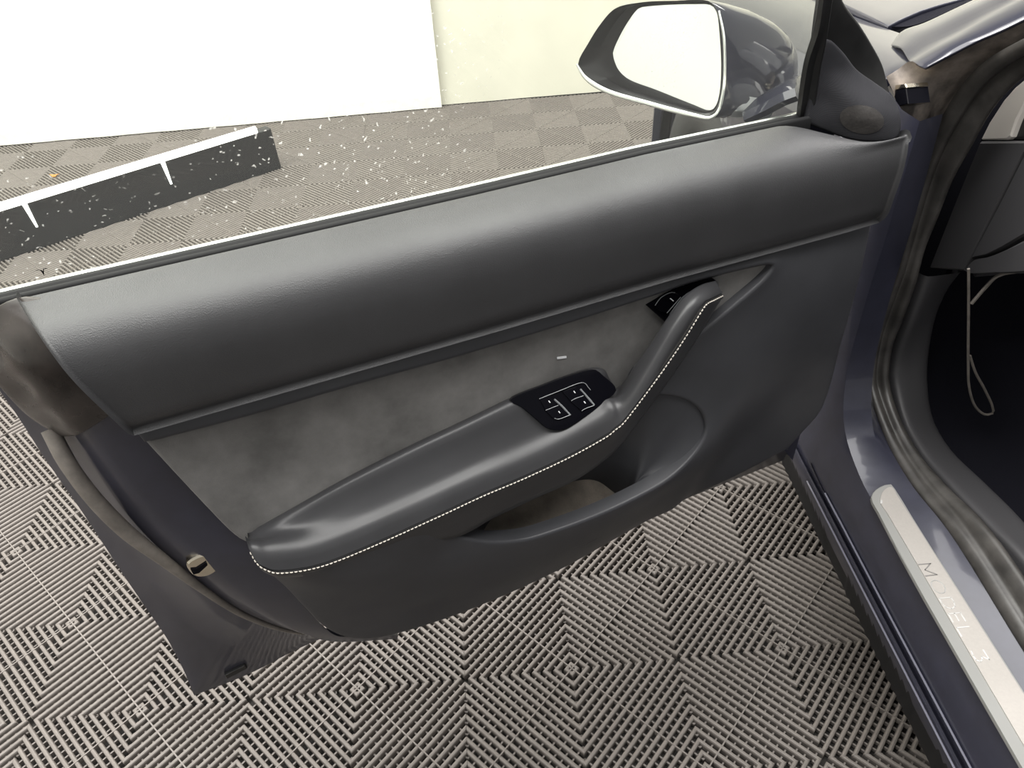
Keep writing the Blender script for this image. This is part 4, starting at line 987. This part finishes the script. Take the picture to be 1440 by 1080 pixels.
mesh_obj('hood', *rim(V, F, 0.003, 0.02), M['paint'], car, sharp=50, label='bonnet shining pale in the studio light')
# bumper end beyond the wheel
rows = []
for z in np.linspace(.2, .66, 10):
    rows.append(cr(np.array([(.455, 1.40, z), (.46, 1.50, z), (.49, 1.62, z), (.56, 1.74, z), (.72, 1.84, z), (1.0, 1.9, z)]), 24))
V, F = grid(rows); mesh_obj('front_bumper', *rim(V, F, 0.003, 0.02), M['jamb_paint'], car, label='front bumper corner beyond the wheel')
# front wheel
def lathe(prof, c, k=40):
    V = []; F = []; n = len(prof)
    for i in range(k):
        a = 2 * math.pi * i / k
        for x, r in prof: V.append((c[0] + x, c[1] + r * math.cos(a), c[2] + r * math.sin(a)))
    for i in range(k):
        for j in range(n - 1):
            a, b2 = i * n + j, ((i + 1) % k) * n + j; F.append((a, b2, b2 + 1, a + 1))
    return np.array(V), F
wc = (.475, 1.06, .335)
V, F = lathe([(0.01, .215), (-.004, .225), (-.012, .27), (-.004, .31), (.02, .330), (.11, .335), (.20, .330), (.22, .30), (.22, .215)], wc)
whl = mesh_obj('wheel', V, F, M['tire'], car, label='front wheel seen through the window', sharp=50)
V, F = lathe([(.012, .215), (.02, .20), (.05, .19), (.06, .10), (.03, .05), (.03, .001)], wc); mesh_obj('wheel_rim', V, F, M['alloy'], whl)
V, F = grid([np.array([(x, 1.06 + .40 * math.cos(a), .345 + .40 * math.sin(a)) for a in np.linspace(-.3, math.pi + .3, 30)]) for x in (.47, .78)]); mesh_obj('wheel_liner', V, F, M['black_rubber'], car)
# roof, rear door and cabin back outside the view: they shade the cabin and the floor
V, F = grid([cr(np.array([(.62, y, 1.36), (.72, y, 1.43), (1.0, y, 1.46), (1.3, y, 1.46), (1.6, y, 1.36)]), 20) for y in np.linspace(-2.2, -.35, 10)]); mesh_obj('roof', *rim(V, F, 0.01, 0.03), M['paint'], car)
V, F = grid([cr(np.array([(.50, y, .2), (.45, y, .45), (.44, y, .7), (.47, y, .93)]), 14) for y in np.linspace(-2.4, -1.12, 12)]); mesh_obj('rear_door', *rim(V, F, 0.006, 0.05), M['paint'], car)

#SECTION REFLECTION BAR AND SCRAP
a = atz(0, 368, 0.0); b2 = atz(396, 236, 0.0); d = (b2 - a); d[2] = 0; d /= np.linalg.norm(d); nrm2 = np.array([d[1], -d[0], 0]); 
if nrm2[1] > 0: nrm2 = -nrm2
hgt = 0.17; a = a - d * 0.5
lb = empty('reflection_bar', tuple((a + b2) / 2)); tag(lb, 'long black bar with a glowing white line on top, added in place of a window reflection', 'reflection bar')  # solid bar added in place of a reflection in the window glass
q = np.array([a, b2, b2 + Zv * hgt, a + Zv * hgt]); V, F = prism(q, -nrm2 * 0.05, 0.004); mesh_obj('dark_band', V, F, M['band_black'], lb, sharp=30)
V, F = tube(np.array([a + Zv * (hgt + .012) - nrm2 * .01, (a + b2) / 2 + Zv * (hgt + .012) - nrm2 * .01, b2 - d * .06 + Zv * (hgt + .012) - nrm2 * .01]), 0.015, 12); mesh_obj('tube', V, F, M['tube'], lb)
for t in (0.13, 0.62):
    p = aty(228 if t > .5 else 33, 250, 0) if False else a * (1 - t) + b2 * t
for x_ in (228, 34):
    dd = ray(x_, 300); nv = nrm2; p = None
    # white streak of the reflection, glowing, on the front face at this bearing
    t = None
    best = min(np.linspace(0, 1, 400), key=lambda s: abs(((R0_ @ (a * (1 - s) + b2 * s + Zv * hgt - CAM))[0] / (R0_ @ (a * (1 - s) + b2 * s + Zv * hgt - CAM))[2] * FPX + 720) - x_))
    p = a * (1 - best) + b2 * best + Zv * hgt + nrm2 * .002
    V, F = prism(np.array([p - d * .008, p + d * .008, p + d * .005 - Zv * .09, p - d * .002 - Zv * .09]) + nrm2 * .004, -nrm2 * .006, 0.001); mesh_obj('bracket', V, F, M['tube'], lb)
lp_ = atz(77, 247, 0.004)
V = [lp_ + np.array([.02 * math.cos(t) * (1 + .3 * math.sin(3 * t)), .011 * math.sin(t), .004 + .004 * math.cos(2 * t)]) for t in np.linspace(0, 2 * math.pi, 10, endpoint=False)]
V, F = prism(np.array(V), Zv * -.002); tag(mesh_obj('paper_scrap', V, F, M['leaf']), 'small orange scrap lying on the tiled floor seen through the window', 'scrap')
